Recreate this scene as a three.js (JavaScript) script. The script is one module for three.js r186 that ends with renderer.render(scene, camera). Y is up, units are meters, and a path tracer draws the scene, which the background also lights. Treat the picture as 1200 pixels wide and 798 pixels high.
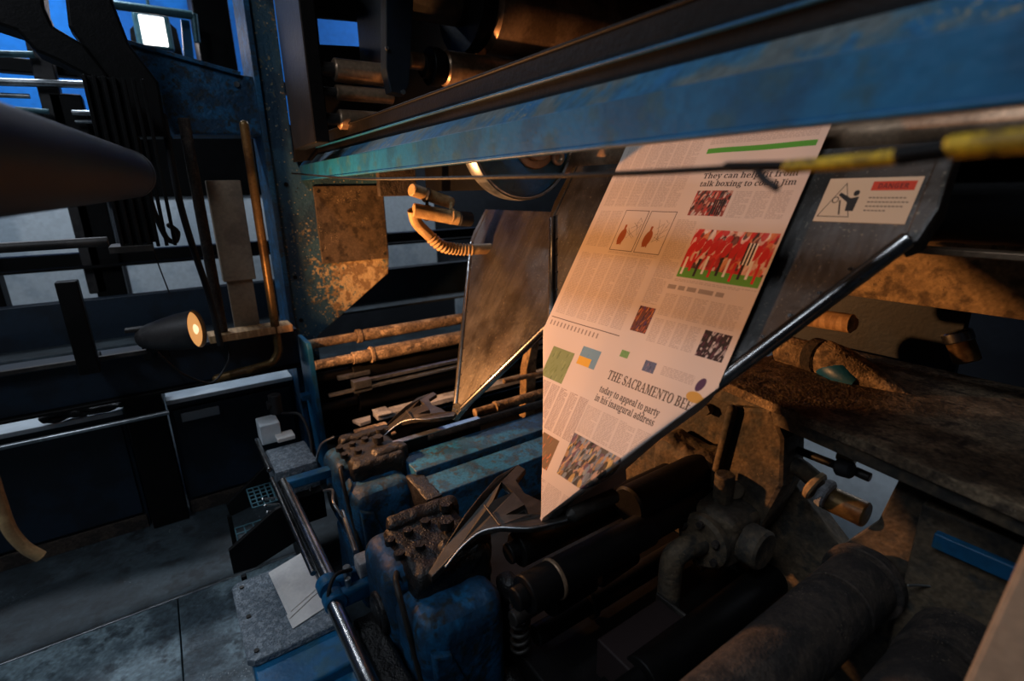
import * as THREE from 'three';
import { RoundedBoxGeometry } from 'three/addons/geometries/RoundedBoxGeometry.js';
import { mergeGeometries } from 'three/addons/utils/BufferGeometryUtils.js';
import { RectAreaLightUniformsLib } from 'three/addons/lights/RectAreaLightUniformsLib.js';
RectAreaLightUniformsLib.init();

// ------------------------------------------------------------------ camera, exposure
// Eye at the origin; x runs along the folder rollers, -z runs down the press line.
const scene = new THREE.Scene();
scene.background = new THREE.Color(0x000000);
const camera = new THREE.PerspectiveCamera(67.25, 1200 / 798, 0.05, 60);
camera.rotation.order = 'YXZ';
camera.rotation.set(-16.4 * Math.PI / 180, -34 * Math.PI / 180, -1.1 * Math.PI / 180);
camera.focus = 1.75;
camera.userData.fStop = 1.7;
scene.add(camera);
const renderer = new THREE.WebGLRenderer();
renderer.toneMapping = THREE.LinearToneMapping;
renderer.toneMappingExposure = 1;
renderer.shadowMap.enabled = true;

// ------------------------------------------------------------------ large area lights (hall fixtures are built further down around these)
const HALL = [   // x, y, z, width (x), depth (z), intensity
  [-1.4, 2.6, -0.1, 0.6, 2.0, 9],
  [-3.2, 2.6, -1.4, 0.6, 2.0, 8],
  [-0.6, 2.55, -4.9, 1.3, 0.4, 46],
  [3.1, 2.55, -5.3, 1.3, 0.4, 26],
];
for (const [x, y, z, w, d, i] of HALL) {
  const l = new THREE.RectAreaLight(0xe6f1ff, i, w, d);
  l.position.set(x, y - 0.012, z); l.rotation.x = -Math.PI / 2;
  scene.add(l);
}

// ------------------------------------------------------------------ helpers
let seed = 7;
const rnd = () => { seed = (seed * 1664525 + 1013904223) >>> 0; return seed / 4294967296; };
const V = (a) => new THREE.Vector3(a[0], a[1], a[2]);
const cl = (v, a = 0, b = 1) => Math.min(b, Math.max(a, v));
const sm = (a, b, v) => { const t = cl((v - a) / (b - a)); return t * t * (3 - 2 * t); };
const mix = (a, b, t) => a.map((c, i) => c + (b[i] - c) * t);

// tileable value noise
const LAT = new Float32Array(65536); for (let i = 0; i < 65536; i++) LAT[i] = rnd();
function vn(x, y, p, o = 0) {
  const xi = Math.floor(x), yi = Math.floor(y), fx = x - xi, fy = y - yi;
  const h = (a, b) => LAT[((((a % p) + p) % p) * 131 + (((b % p) + p) % p) * 977 + o * 7919) & 65535];
  const u = fx * fx * (3 - 2 * fx), v = fy * fy * (3 - 2 * fy);
  return (h(xi, yi) * (1 - u) + h(xi + 1, yi) * u) * (1 - v) + (h(xi, yi + 1) * (1 - u) + h(xi + 1, yi + 1) * u) * v;
}
function fbm(x, y, p, oct = 4, o = 0) {
  let s = 0, a = 0.5, n = 0;
  for (let k = 0; k < oct; k++) { s += a * vn(x * p, y * p, p, o + k); n += a; a *= 0.55; p *= 2; }
  return s / n;
}
function dtex(w, h, fn, srgb = true) {
  const d = new Uint8Array(w * h * 4);
  for (let j = 0; j < h; j++) for (let i = 0; i < w; i++) {
    const c = fn(i / w, j / h), k = (j * w + i) * 4;
    for (let q = 0; q < 3; q++) d[k + q] = Array.isArray(c) ? c[q] : c;
    d[k + 3] = 255;
  }
  const t = new THREE.DataTexture(d, w, h);
  t.wrapS = t.wrapT = THREE.RepeatWrapping; t.magFilter = THREE.LinearFilter; t.minFilter = THREE.LinearMipmapLinearFilter;
  t.generateMipmaps = true; if (srgb) t.colorSpace = THREE.SRGBColorSpace; t.needsUpdate = true;
  return t;
}
function rep(t, m) { t.repeat.set(1 / m, 1 / m); return t; }
// a painted / dirty surface: base colour, second colour in patches, specks
function surf({ a, b, c, lo = 0.45, hi = 0.62, p = 4, speck = 0, speckCol = [170, 150, 120], size = 1, n = 512, rough = 0.6, metal = 0, bump = 0, bp = 24, grain = 0.12, stretch = 1, o = 0, extra = {} }) {
  const map = rep(dtex(n, n, (x, y) => {
    const f = fbm(x * stretch, y, p, 5, o);
    let col = mix(a, b, sm(lo, hi, f));
    if (c) col = mix(col, c, 0.85 * sm(0.5, 0.78, fbm(x, y * stretch, p * 3, 5, o + 11)));
    const g = 1 + (fbm(x, y, 64, 2, o + 5) - 0.5) * 2 * grain;
    col = col.map((q) => q * g);
    if (speck) { const s = vn(x * 190, y * 190, 190, o + 21) * (0.6 + 0.7 * fbm(x, y, 6, 3, o + 30)); if (s > 1 - speck) col = mix(col, speckCol, cl((s - 1 + speck) * 8)); }
    return col.map((q) => cl(q, 0, 255));
  }), size);
  const m = new (extra.specularIntensity !== undefined ? THREE.MeshPhysicalMaterial : THREE.MeshStandardMaterial)({ map, roughness: rough, metalness: metal, ...extra });
  if (bump) {
    m.bumpMap = rep(dtex(n, n, (x, y) => 255 * cl(0.6 * fbm(x, y, bp, 4, o + 40) + 0.4 * fbm(x, y, bp * 4, 2, o + 44)), false), size);
    m.bumpScale = bump;
  }
  return m;
}
const plain = (hex, rough = 0.6, metal = 0, extra = {}) => new THREE.MeshStandardMaterial({ color: hex, roughness: rough, metalness: metal, ...extra });

// geometry helpers; everything is built in metres at its place in the hall
function metricUV(g) {
  if (g.index) g = g.toNonIndexed();
  const p = g.attributes.position, n = g.attributes.normal, uv = new Float32Array(p.count * 2);
  for (let i = 0; i < p.count; i += 3) {
    let ax = 0, ay = 0, az = 0;
    for (let k = i; k < i + 3; k++) { ax += n.getX(k); ay += n.getY(k); az += n.getZ(k); }
    ax = Math.abs(ax); ay = Math.abs(ay); az = Math.abs(az);
    for (let k = i; k < i + 3; k++) {
      const x = p.getX(k), y = p.getY(k), z = p.getZ(k);
      if (ay >= ax && ay >= az) { uv[2 * k] = x; uv[2 * k + 1] = z; }
      else if (ax >= az) { uv[2 * k] = z; uv[2 * k + 1] = y; }
      else { uv[2 * k] = x; uv[2 * k + 1] = y; }
    }
  }
  g.setAttribute('uv', new THREE.BufferAttribute(uv, 2));
  return g;
}
function box(x0, x1, y0, y1, z0, z1, r = 0.004) {
  const w = Math.abs(x1 - x0), h = Math.abs(y1 - y0), d = Math.abs(z1 - z0);
  const g = new RoundedBoxGeometry(w, h, d, 2, Math.min(r, w * 0.45, h * 0.45, d * 0.45));
  g.translate((x0 + x1) / 2, (y0 + y1) / 2, (z0 + z1) / 2);
  return g;
}
function align(g, a, b) {      // local +y from a to b
  const A = V(a), B = V(b), q = new THREE.Quaternion().setFromUnitVectors(new THREE.Vector3(0, 1, 0), B.clone().sub(A).normalize());
  g.applyQuaternion(q); g.translate(A.x, A.y, A.z); return g;
}
function turned(a, b, prof, seg = 28) {     // prof: [distance along in metres, radius]
  return align(new THREE.LatheGeometry(prof.map(([t, r]) => new THREE.Vector2(Math.max(r, 0.0001), t)), seg), a, b);
}
function flatten(g) { const q = g.index ? g.toNonIndexed() : g; q.computeVertexNormals(); return q; }
function rod(a, b, r, seg = 24, ch) {
  const L = V(a).distanceTo(V(b)), c = Math.min(ch ?? r * 0.12, L * 0.3);
  const side = new THREE.CylinderGeometry(r, r, L - 2 * c, seg, 1, true); side.translate(0, L / 2, 0);
  const e1 = new THREE.CylinderGeometry(r, r - c, c, seg, 1, true); e1.translate(0, c / 2, 0);
  const e2 = new THREE.CylinderGeometry(r - c, r, c, seg, 1, true); e2.translate(0, L - c / 2, 0);
  const k1 = new THREE.CircleGeometry(r - c, seg); k1.rotateX(Math.PI / 2);
  const k2 = new THREE.CircleGeometry(r - c, seg); k2.rotateX(-Math.PI / 2); k2.translate(0, L, 0);
  return align(mergeGeometries([side, e1, e2, k1, k2]), a, b);
}
const rodX = (x0, x1, y, z, r, seg) => rod([x0, y, z], [x1, y, z], r, seg);
const rodZ = (x, y, z0, z1, r, seg) => rod([x, y, z0], [x, y, z1], r, seg);
// stepped roller: list of [length, radius], capped at both ends
function stepped(a, dir, steps, seg = 28) {
  const prof = [[0, 0]]; let t = 0;
  for (const [l, r] of steps) { const c = Math.min(0.003, r * 0.2, l * 0.3); prof.push([t, r - c], [t + c, r], [t + l - c, r], [t + l, r - c]); t += l; }
  prof.push([t, 0]);
  const parts = [];
  for (let i = 0; i + 1 < prof.length; i++) parts.push(new THREE.LatheGeometry([prof[i], prof[i + 1]].map(([q, r]) => new THREE.Vector2(Math.max(r, 1e-5), q)), seg));
  const A = V(a), B = A.clone().add(V(dir));
  return align(mergeGeometries(parts), a, [B.x, B.y, B.z]);
}
function pipe(pts, r, n = 60, seg = 12, tension = 0.4) {
  const c = new THREE.CatmullRomCurve3(pts.map(V), false, 'catmullrom', tension);
  const g = new THREE.TubeGeometry(c, n, r, seg, false);
  const ends = [0, 1].map((t) => { const s = new THREE.SphereGeometry(r * 0.999, seg, 6); const p = c.getPoint(t); s.translate(p.x, p.y, p.z); return s; });
  return mergeGeometries([g, ...ends]);
}
// flat outline given by 3-D points (planar), made thick along `thick` (a vector)
function prism(pts, thick, bevel = 0.003, holes = []) {
  const P = pts.map(V), T = V(thick), n = T.clone().normalize();
  const e1 = P[1].clone().sub(P[0]); e1.addScaledVector(n, -e1.dot(n)).normalize();
  const e2 = n.clone().cross(e1);
  const to2 = (p) => { const d = p.clone().sub(P[0]); return new THREE.Vector2(d.dot(e1), d.dot(e2)); };
  const s = new THREE.Shape(P.map(to2));
  for (const h of holes) s.holes.push(new THREE.Path(h.map(V).map(to2)));
  const g = new THREE.ExtrudeGeometry(s, { depth: T.length() - 2 * bevel, bevelEnabled: bevel > 0, bevelSize: bevel, bevelThickness: bevel, bevelOffset: -bevel, bevelSegments: 2, curveSegments: 10 });
  g.translate(0, 0, bevel);
  g.applyMatrix4(new THREE.Matrix4().makeBasis(e1, e2, n).setPosition(P[0]));
  return g;
}
// outline in one axis plane with rounded corners: axis 'x' | 'y' | 'z', points 2-D in the other two axes
function slab(axis, v0, v1, pts, bevel = 0.003, holes = []) {
  const f = axis === 'x' ? ([a, b]) => [v0, a, b] : axis === 'y' ? ([a, b]) => [a, v0, b] : ([a, b]) => [a, b, v0];
  const t = v1 - v0;
  return prism(pts.map(f), axis === 'x' ? [t, 0, 0] : axis === 'y' ? [0, t, 0] : [0, 0, t], bevel, holes.map((h) => h.map(f)));
}
function lumpy(g, amp, freq = 18) {       // cast, greasy surfaces
  const p = g.attributes.position;
  for (let i = 0; i < p.count; i++) {
    const x = p.getX(i), y = p.getY(i), z = p.getZ(i);
    const k = freq;
    const s = (a, b, c) => (fbm(Math.abs(a * k % 64) / 64 + 0.01, Math.abs(b * k % 64) / 64 + 0.02, 64, 2, c) - 0.5) * 2 * amp;
    p.setXYZ(i, x + s(y + 9, z + 9, 3), y + s(x + 9, z + 9, 4), z + s(x + 9, y + 9, 5));
  }
  g.computeVertexNormals(); return g;
}
function softBox(x0, x1, y0, y1, z0, z1, r, seg = 6) {   // generously rounded casting, finely divided so that it can be lumpy
  const w = Math.abs(x1 - x0), h = Math.abs(y1 - y0), d = Math.abs(z1 - z0), k = seg > 6 ? 22 : 8;
  const g = new THREE.BoxGeometry(w, h, d, k, k, k), p = g.attributes.position, R = Math.min(r, w * 0.49, h * 0.49, d * 0.49);
  for (let i = 0; i < p.count; i++) {
    const v = new THREE.Vector3().fromBufferAttribute(p, i), c = new THREE.Vector3(cl(v.x, -w / 2 + R, w / 2 - R), cl(v.y, -h / 2 + R, h / 2 - R), cl(v.z, -d / 2 + R, d / 2 - R));
    const e = v.clone().sub(c); if (e.length() > 1e-9) v.copy(c).addScaledVector(e.normalize(), R); p.setXYZ(i, v.x, v.y, v.z);
  }
  g.computeVertexNormals();
  g.translate((x0 + x1) / 2, (y0 + y1) / 2, (z0 + z1) / 2); return g;
}
function hexBolt(at, dir, r, h) {
  const g = new THREE.CylinderGeometry(r, r, h, 6); g.translate(0, h / 2, 0);
  const d = V(dir).normalize(); return align(g, at, [at[0] + d.x, at[1] + d.y, at[2] + d.z]);
}
function prep(gs) {
  gs = (Array.isArray(gs) ? gs : [gs]).map((g) => {
    const q = metricUV(g.clone());
    for (const k of Object.keys(q.attributes)) if (!['position', 'normal', 'uv'].includes(k)) q.deleteAttribute(k);
    return q;
  });
  return gs.length > 1 ? mergeGeometries(gs) : gs[0];
}
const used = new Map();
function numbered(n) { const k = used.get(n) || 0; used.set(n, k + 1); return k ? n + '_' + String(k).padStart(3, '0') : n; }
function mesh(name, g, m) { const o = new THREE.Mesh(g, m); o.name = name; o.castShadow = o.receiveShadow = true; return o; }
const _b = new THREE.Box3();
// thing(name, label, category, parts): parts = [partName, geometry | [geometries], material, {label, kids, keepUV}]
function thing(name, label, category, parts, group, kind) {
  const root = new THREE.Group(); root.name = numbered(name);
  const bb = new THREE.Box3(), made = [];
  const add = (spec, parent) => {
    const [pn, g, m, o = {}] = spec;
    const q = o.keepUV ? g : prep(g);
    q.computeBoundingBox(); bb.union(q.boundingBox);
    const me = mesh(pn, q, m); parent.add(me); made.push([me, parent === root]);
    if (o.label) me.userData.label = o.label;
    if (o.kind) me.userData.kind = o.kind;
    for (const k of o.kids || []) add(k, me);
  };
  for (const s of parts) add(s, root);
  const base = [(bb.min.x + bb.max.x) / 2, bb.min.y, (bb.min.z + bb.max.z) / 2];
  for (const [me, top] of made) if (top) me.position.set(-base[0], -base[1], -base[2]);
  root.position.set(...base);
  if (kind) root.userData.kind = kind; else { root.userData.label = label; root.userData.category = category; }
  if (kind && label) root.userData.label = label;
  if (group) root.userData.group = group;
  scene.add(root);
  return root;
}
function solo(name, label, category, gs, m, group, kind, keepUV) {
  const q = keepUV ? gs : prep(gs); q.computeBoundingBox(); _b.copy(q.boundingBox);
  const base = [(_b.min.x + _b.max.x) / 2, _b.min.y, (_b.min.z + _b.max.z) / 2];
  q.translate(-base[0], -base[1], -base[2]);
  const o = mesh(numbered(name), q, m); o.position.set(...base);
  o.userData.label = label; if (category) o.userData.category = category;
  if (group) o.userData.group = group;
  if (kind) { o.userData.kind = kind; delete o.userData.category; }
  scene.add(o); return o;
}
function copy(o, d, label, group) {
  const c = o.clone(); c.name = numbered(o.name.replace(/_\d{3}$/, '')); c.position.add(V(d));
  if (label) c.userData.label = label; if (group) c.userData.group = group;
  scene.add(c); return c;
}

// ------------------------------------------------------------------ materials
const M = {};
M.blue = surf({ a: [20, 98, 144], b: [18, 82, 122], c: [42, 86, 108], lo: 0.42, hi: 0.66, p: 6, size: 0.8, rough: 0.43, bump: 0.0012, grain: 0.07, speck: 0.06, speckCol: [64, 56, 46], o: 3 });
M.navy = surf({ a: [12, 32, 48], b: [8, 22, 34], p: 5, size: 0.9, rough: 0.55, bump: 0.001, grain: 0.1, o: 6 });
M.castBlue = surf({ a: [20, 86, 128], b: [18, 60, 90], c: [40, 42, 44], lo: 0.4, hi: 0.6, p: 8, size: 0.45, rough: 0.55, bump: 0.004, bp: 10, grain: 0.16, speck: 0.12, speckCol: [24, 22, 22], o: 8 });
M.black = surf({ a: [11, 11, 11], b: [17, 16, 16], p: 6, size: 0.5, rough: 0.5, bump: 0.001, grain: 0.15, o: 12, extra: { specularIntensity: 0.35 } });
M.grease = surf({ a: [17, 16, 16], b: [38, 37, 36], c: [12, 11, 11], lo: 0.5, hi: 0.8, p: 12, size: 0.3, rough: 0.5, bump: 0.005, bp: 18, grain: 0.2, speck: 0.05, speckCol: [90, 88, 86], o: 14 });
M.darkSteel = surf({ a: [66, 62, 58], b: [46, 43, 40], p: 5, size: 0.5, rough: 0.5, metal: 0.35, bump: 0.0005, grain: 0.12, o: 17 });
M.brownSteel = surf({ a: [178, 148, 120], b: [140, 114, 90], p: 4, stretch: 1, size: 0.6, rough: 0.36, metal: 0.6, bump: 0.0004, grain: 0.1, o: 19 });
M.chrome = surf({ a: [190, 190, 188], b: [150, 150, 150], p: 6, size: 0.4, rough: 0.26, metal: 1, grain: 0.06, o: 22 });
M.dust = surf({ a: [152, 131, 104], b: [106, 89, 70], c: [70, 60, 51], lo: 0.35, hi: 0.65, p: 7, size: 0.5, rough: 0.95, bump: 0.006, bp: 30, grain: 0.3, speck: 0.14, speckCol: [176, 158, 130], o: 25 });
M.dustDark = surf({ a: [60, 51, 44], b: [38, 33, 30], p: 8, size: 0.45, rough: 0.9, bump: 0.005, bp: 26, grain: 0.28, speck: 0.1, speckCol: [120, 104, 86], o: 28 });
M.cream = surf({ a: [168, 142, 104], b: [140, 116, 86], c: [96, 80, 62], lo: 0.4, hi: 0.7, p: 6, size: 0.6, rough: 0.85, bump: 0.003, bp: 24, grain: 0.18, speck: 0.1, speckCol: [80, 66, 52], o: 31 });
M.castBrown = surf({ a: [92, 78, 60], b: [62, 56, 48], c: [44, 44, 42], lo: 0.4, hi: 0.65, p: 5, size: 0.6, rough: 0.75, bump: 0.005, bp: 14, grain: 0.22, speck: 0.08, speckCol: [130, 112, 86], o: 33 });
M.whiteDusty = surf({ a: [176, 178, 180], b: [140, 142, 146], p: 6, size: 0.4, rough: 0.85, bump: 0.002, grain: 0.14, speck: 0.1, speckCol: [40, 40, 42], o: 36 });
M.palePanel = surf({ a: [196, 206, 212], b: [168, 182, 192], p: 4, size: 1.5, rough: 0.7, grain: 0.05, o: 38 });
M.wallBlue = surf({ a: [10, 122, 214], b: [8, 104, 190], p: 4, size: 2, rough: 0.8, grain: 0.05, o: 40 });
M.wallDark = surf({ a: [40, 44, 50], b: [32, 35, 40], p: 4, size: 2, rough: 0.9, grain: 0.08, o: 42 });
M.floor = surf({ a: [54, 66, 72], b: [38, 47, 52], c: [28, 33, 37], lo: 0.35, hi: 0.65, p: 5, size: 1.1, rough: 0.6, bump: 0.002, bp: 20, grain: 0.18, speck: 0.06, speckCol: [130, 138, 140], o: 44 });
M.floorPlate = surf({ a: [118, 138, 146], b: [72, 86, 94], c: [54, 64, 70], lo: 0.32, hi: 0.66, p: 6, size: 0.8, rough: 0.5, bump: 0.003, bp: 26, grain: 0.22, speck: 0.07, speckCol: [180, 186, 186], o: 46 });
M.hammered = surf({ a: [132, 142, 150], b: [100, 112, 122], c: [72, 84, 94], lo: 0.4, hi: 0.6, p: 24, size: 0.35, rough: 0.5, bump: 0.006, bp: 22, grain: 0.16, o: 48 });
M.rubber = plain(0x17171a, 0.7);
M.rollSkin = surf({ a: [40, 32, 28], b: [32, 26, 23], p: 4, size: 0.6, rough: 0.5, grain: 0.06, o: 81 });
M.hose = surf({ a: [186, 156, 110], b: [160, 130, 90], p: 6, size: 0.3, rough: 0.6, bump: 0.001, grain: 0.1, o: 50 });
M.brass = surf({ a: [126, 100, 62], b: [84, 64, 40], p: 6, size: 0.4, rough: 0.38, metal: 0.6, bump: 0.0008, grain: 0.12, o: 52 });
M.beige = surf({ a: [150, 134, 114], b: [128, 112, 96], p: 4, size: 0.8, rough: 0.8, grain: 0.08, bump: 0.001, o: 54 });
M.wood = surf({ a: [196, 158, 112], b: [168, 130, 88], p: 4, stretch: 8, size: 0.4, rough: 0.7, grain: 0.08, o: 55 });
M.paperWhite = surf({ a: [214, 212, 208], b: [200, 198, 196], p: 4, size: 0.5, rough: 0.9, grain: 0.03, bump: 0.001, bp: 8, o: 56 });
M.teal = surf({ a: [70, 110, 120], b: [44, 76, 86], p: 5, size: 0.6, rough: 0.4, metal: 0.3, grain: 0.1, o: 57 });
M.alu = surf({ a: [170, 176, 180], b: [130, 136, 140], p: 5, size: 0.5, rough: 0.35, metal: 0.9, grain: 0.1, o: 58 });
M.yellow = surf({ a: [206, 164, 20], b: [150, 116, 16], c: [60, 48, 20], p: 6, size: 0.25, rough: 0.6, grain: 0.16, o: 59 });
M.shadeGrey = surf({ a: [58, 55, 54], b: [44, 42, 42], p: 5, size: 0.3, rough: 0.5, metal: 0.2, grain: 0.1, o: 60 });
// former boards: brushed stainless with smears of ink mist and paper dust running down the sheet
function formerSteel(o) {
  const map = rep(dtex(512, 512, (x, y) => {
    const streak = fbm(y * 1, x * 6, 8, 4, o), f = fbm(x, y, 5, 5, o + 3);
    let c = mix([112, 109, 106], [98, 94, 90], sm(0.3, 0.7, streak));
    c = mix(c, [84, 78, 72], sm(0.45, 0.75, f));
    const s = vn(x * 170, y * 170, 170, o + 9);
    if (s > 0.84) c = mix(c, [176, 162, 138], (s - 0.84) * 5);
    return c;
  }), 0.7);
  const rm = rep(dtex(256, 256, (x, y) => 255 * cl(0.28 + 0.5 * fbm(x, y, 6, 4, o + 6)), false), 0.7);
  return new THREE.MeshStandardMaterial({ map, roughnessMap: rm, roughness: 0.9, metalness: 0.9, bumpMap: rep(dtex(256, 256, (x, y) => 255 * fbm(x, y, 32, 3, o + 8), false), 0.4), bumpScale: 0.0008 });
}
M.former = formerSteel(62);

// ------------------------------------------------------------------ the hall
const FL = -1.78;
const S = (name, label, g, m) => solo(name, label, null, g, m, null, 'structure');
thing('floor', 'worn dark concrete press hall floor', null, [
  ['slab', box(-4.5, 5.6, FL - 0.12, FL, -6.5, 3.2, 0.001), M.floor],
  ['tread_plate', box(-1.9, -0.212, FL, FL + 0.03, -2.44, -0.9, 0.003), M.floorPlate],
  ['tread_plate', box(-0.207, 0.34, FL, FL + 0.03, -2.44, -0.9, 0.003), M.floorPlate],
  ['edge_strip', box(-1.9, 0.34, FL, FL + 0.034, -2.456, -2.441, 0.003), M.alu],
], null, 'structure');
S('wall_back', 'blue painted upper wall above a dark dado', [box(-4.5, 5.6, 0.55, 3.3, -6.5, -6.3, 0.001)], M.wallBlue);
S('wall_back_lower', 'dark lower part of the back wall', [box(-4.5, 5.6, FL, 0.55, -6.5, -6.32, 0.001)], M.wallDark);
S('wall_left', 'dark grey hall wall', box(-4.7, -4.5, FL, 3.3, -6.5, 3.2, 0.001), M.wallDark);
S('wall_right', 'dark grey hall wall behind the press', box(5.6, 5.8, FL, 3.3, -6.5, 3.2, 0.001), M.wallDark);
S('wall_front', 'dark grey hall wall', box(-4.5, 5.6, FL, 3.3, 3.2, 3.4, 0.001), M.wallDark);
S('ceiling', 'dark painted hall ceiling', box(-4.7, 5.8, 3.3, 3.4, -6.5, 3.4, 0.001), M.wallDark);

// ceiling fixtures (one for every area light above)
const glow = plain(0xffffff, 0.5, 0, { emissive: 0xe4efff, emissiveIntensity: 3 });
const fixLabel = ['long white ceiling fixture hung near the near end of the blue beam', 'long white ceiling fixture hung far out over the open aisle', 'white ceiling fixture hung before the blue back wall over the aisle', 'white ceiling fixture hung before the blue back wall behind the rollers'];
HALL.forEach(([x, y, z, w, d], i) => thing('ceiling_light', fixLabel[i], 'ceiling light', [
  ['housing', box(x - w / 2 - 0.04, x + w / 2 + 0.04, y, y + 0.1, z - d / 2 - 0.04, z + d / 2 + 0.04, 0.01), M.alu],
  ['diffuser', box(x - w / 2, x + w / 2, y - 0.008, y + 0.002, z - d / 2, z + d / 2, 0.002), glow],
  ['hanger', [[-1, 0], [1, 0]].map(([s]) => rod([x + s * w * 0.3, y + 0.1, z], [x + s * w * 0.3, 3.3, z], 0.008, 8)), M.alu],
], 'hall ceiling fixtures'));

// two lamps seen above and behind the machinery
function hallLamp(c, w, h, label, power) {
  thing('hall_lamp', label, 'lamp', [
    ['lamp_body', [box(c[0] - w * 0.75, c[0] + w * 0.75, c[1] - h * 0.62, c[1] + h * 0.62, c[2] - 0.14, c[2] - 0.01, 0.02), rod([c[0], c[1] + h * 0.6, c[2] - 0.07], [c[0], 3.3, c[2] - 0.07], 0.012, 8)], M.teal],
    ['lens', box(c[0] - w / 2, c[0] + w / 2, c[1] - h / 2, c[1] + h / 2, c[2] - 0.012, c[2], 0.01), plain(0xffffff, 0.5, 0, { emissive: 0xfff4ee, emissiveIntensity: 4 })],
  ]);
  const l = new THREE.RectAreaLight(0xfff0e6, power, w, h); l.position.set(c[0], c[1], c[2] + 0.01); l.rotation.y = Math.PI; scene.add(l);
}
hallLamp([.249, 1.22, -5.2], 0.16, 0.2, 'small square white lamp shining before the blue wall panel', 10);
const LX = 2.166, LZ = -2.776;
thing('strip_lamp', 'bright white lamp panel above the big upper roller', 'lamp', [
  ['lamp_body', box(LX - 0.2, LX + 0.2, 1.095, 1.215, LZ - 0.3, LZ + 0.2, 0.02), M.black],
  ['lens', slab('y', 1.085, 1.097, [[1.948, -2.716], [2.182, -2.606], [2.281, -2.74], [2.305, -2.867], [2.249, -2.882], [2.094, -2.869]], 0.003), glow],
]);
{ const l = new THREE.RectAreaLight(0xeaf2ff, 16, 0.24, 0.24); l.position.set(LX, 1.08, LZ); l.rotation.x = -Math.PI / 2; scene.add(l); }

// ------------------------------------------------------------------ blue side frame: pillar, cross beam, the long blue beam
const pillarMat = (() => {
  const W = 512, x0 = 0.5, x1 = 1.2, y0 = -0.9, y1 = 0.5;
  const spots = []; for (let i = 0; i < 1500; i++) spots.push([rnd(), rnd(), 0.001 + 0.003 * rnd(), rnd()]);
  const grid = new Float32Array(W * W * 2);
  for (const [a, b, r, c] of spots) {
    const x = x0 + a * (x1 - x0), y = y0 + b * (y1 - y0);
    const dens = 0.3 + 1.0 * Math.exp(-(((x - 0.95) / 0.25) ** 2) - (((y + 0.5) / 0.35) ** 2));
    if (c > dens) continue;
    const rx = r / (x1 - x0) * W, cx = a * W, cy = b * W * 2;
    for (let j = Math.floor(cy - rx * 2); j <= cy + rx * 2; j++) for (let i = Math.floor(cx - rx); i <= cx + rx; i++)
      if (i >= 0 && j >= 0 && i < W && j < W * 2 && ((i - cx) / rx) ** 2 + ((j - cy) / rx) ** 2 < 1) grid[j * W + i] = c < 0.06 ? -1 : 1;
  }
  const map = dtex(W, W * 2, (u, v) => {
    const x = x0 + u * (x1 - x0), y = y0 + v * (y1 - y0);
    let c = mix([44, 84, 106], [30, 62, 84], sm(0.4, 0.6, fbm(u, v * 2, 6, 5, 70)));
    const region = Math.exp(-(((x - 1.0) / 0.32) ** 2) - (((y + 0.5) / 0.36) ** 2));
    const grains = fbm(u * 1.3, v * 2.6, 40, 3, 72), clump = fbm(u, v * 2, 9, 4, 74);
    c = mix(c, mix([196, 168, 122], [140, 112, 76], sm(0.4, 0.6, fbm(u, v * 2, 22, 3, 75))), sm(0.55, 0.74, grains * 0.5 + clump * 0.35 + region * 0.42) * 0.95);
    const s = grid[Math.min(W * 2 - 1, Math.floor(v * W * 2)) * W + Math.min(W - 1, Math.floor(u * W))];
    if (s > 0) c = mix(c, [204, 186, 148], 0.8); else if (s < 0) c = [20, 20, 20];
    return c;
  });
  const bm = dtex(W, W * 2, (u, v) => 255 * cl(0.3 + 0.5 * fbm(u * 1.3, v * 2.6, 40, 3, 72) + (grid[Math.min(W * 2 - 1, Math.floor(v * W * 2)) * W + Math.min(W - 1, Math.floor(u * W))] > 0 ? 0.3 : 0)), false);
  for (const t of [map, bm]) { t.repeat.set(1 / (x1 - x0), 1 / (y1 - y0)); t.offset.set(-x0 / (x1 - x0), -y0 / (y1 - y0)); }
  return new THREE.MeshStandardMaterial({ map, roughness: 0.62, bumpMap: bm, bumpScale: 0.006 });
})();
const plateMat = surf({ a: [100, 86, 70], b: [78, 68, 56], c: [58, 50, 42], p: 5, size: 0.5, rough: 0.5, metal: 0.35, bump: 0.002, bp: 20, grain: 0.16, speck: 0.1, speckCol: [214, 190, 150], o: 77 });
thing('press_pillar', 'blue steel press upright crusted with tan dust and carrying a brown plate', 'pillar', [
  ['upright', slab('z', -3.32, -3.07, [[0.55, 2.6], [0.55, FL], [0.68, FL], [0.68, -0.815], [1.15, -0.484], [1.165, -0.38], [1.165, 0.14], [0.7, 0.14], [0.68, 0.2], [0.68, 2.6]], 0.006), pillarMat],
  ['edge_flange', box(0.535, 0.562, FL, 2.6, -3.34, -3.045, 0.004), M.castBlue],
  ['cover_plate', box(0.755, 1.155, -0.39, 0.04, -3.069, -3.052, 0.004), plateMat, { label: 'brown metal cover plate speckled with dust', kids: [
    ...[[0.78, 0.01], [0.78, -0.36], [1.13, 0.01], [1.13, -0.36]].map(([x, y]) => ['bolt', hexBolt([x, y, -3.053], [0, 0, 1], 0.009, 0.008), M.darkSteel])] }],
  ['bolt', hexBolt([0.6, -0.45, -3.068], [0, 0, 1], 0.012, 0.008), M.black],
  ['bolt', hexBolt([0.6, -0.7, -3.068], [0, 0, 1], 0.012, 0.008), M.black],
  ['bolt', hexBolt([0.62, 0.05, -3.068], [0, 0, 1], 0.012, 0.008), M.black],
]);
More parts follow.
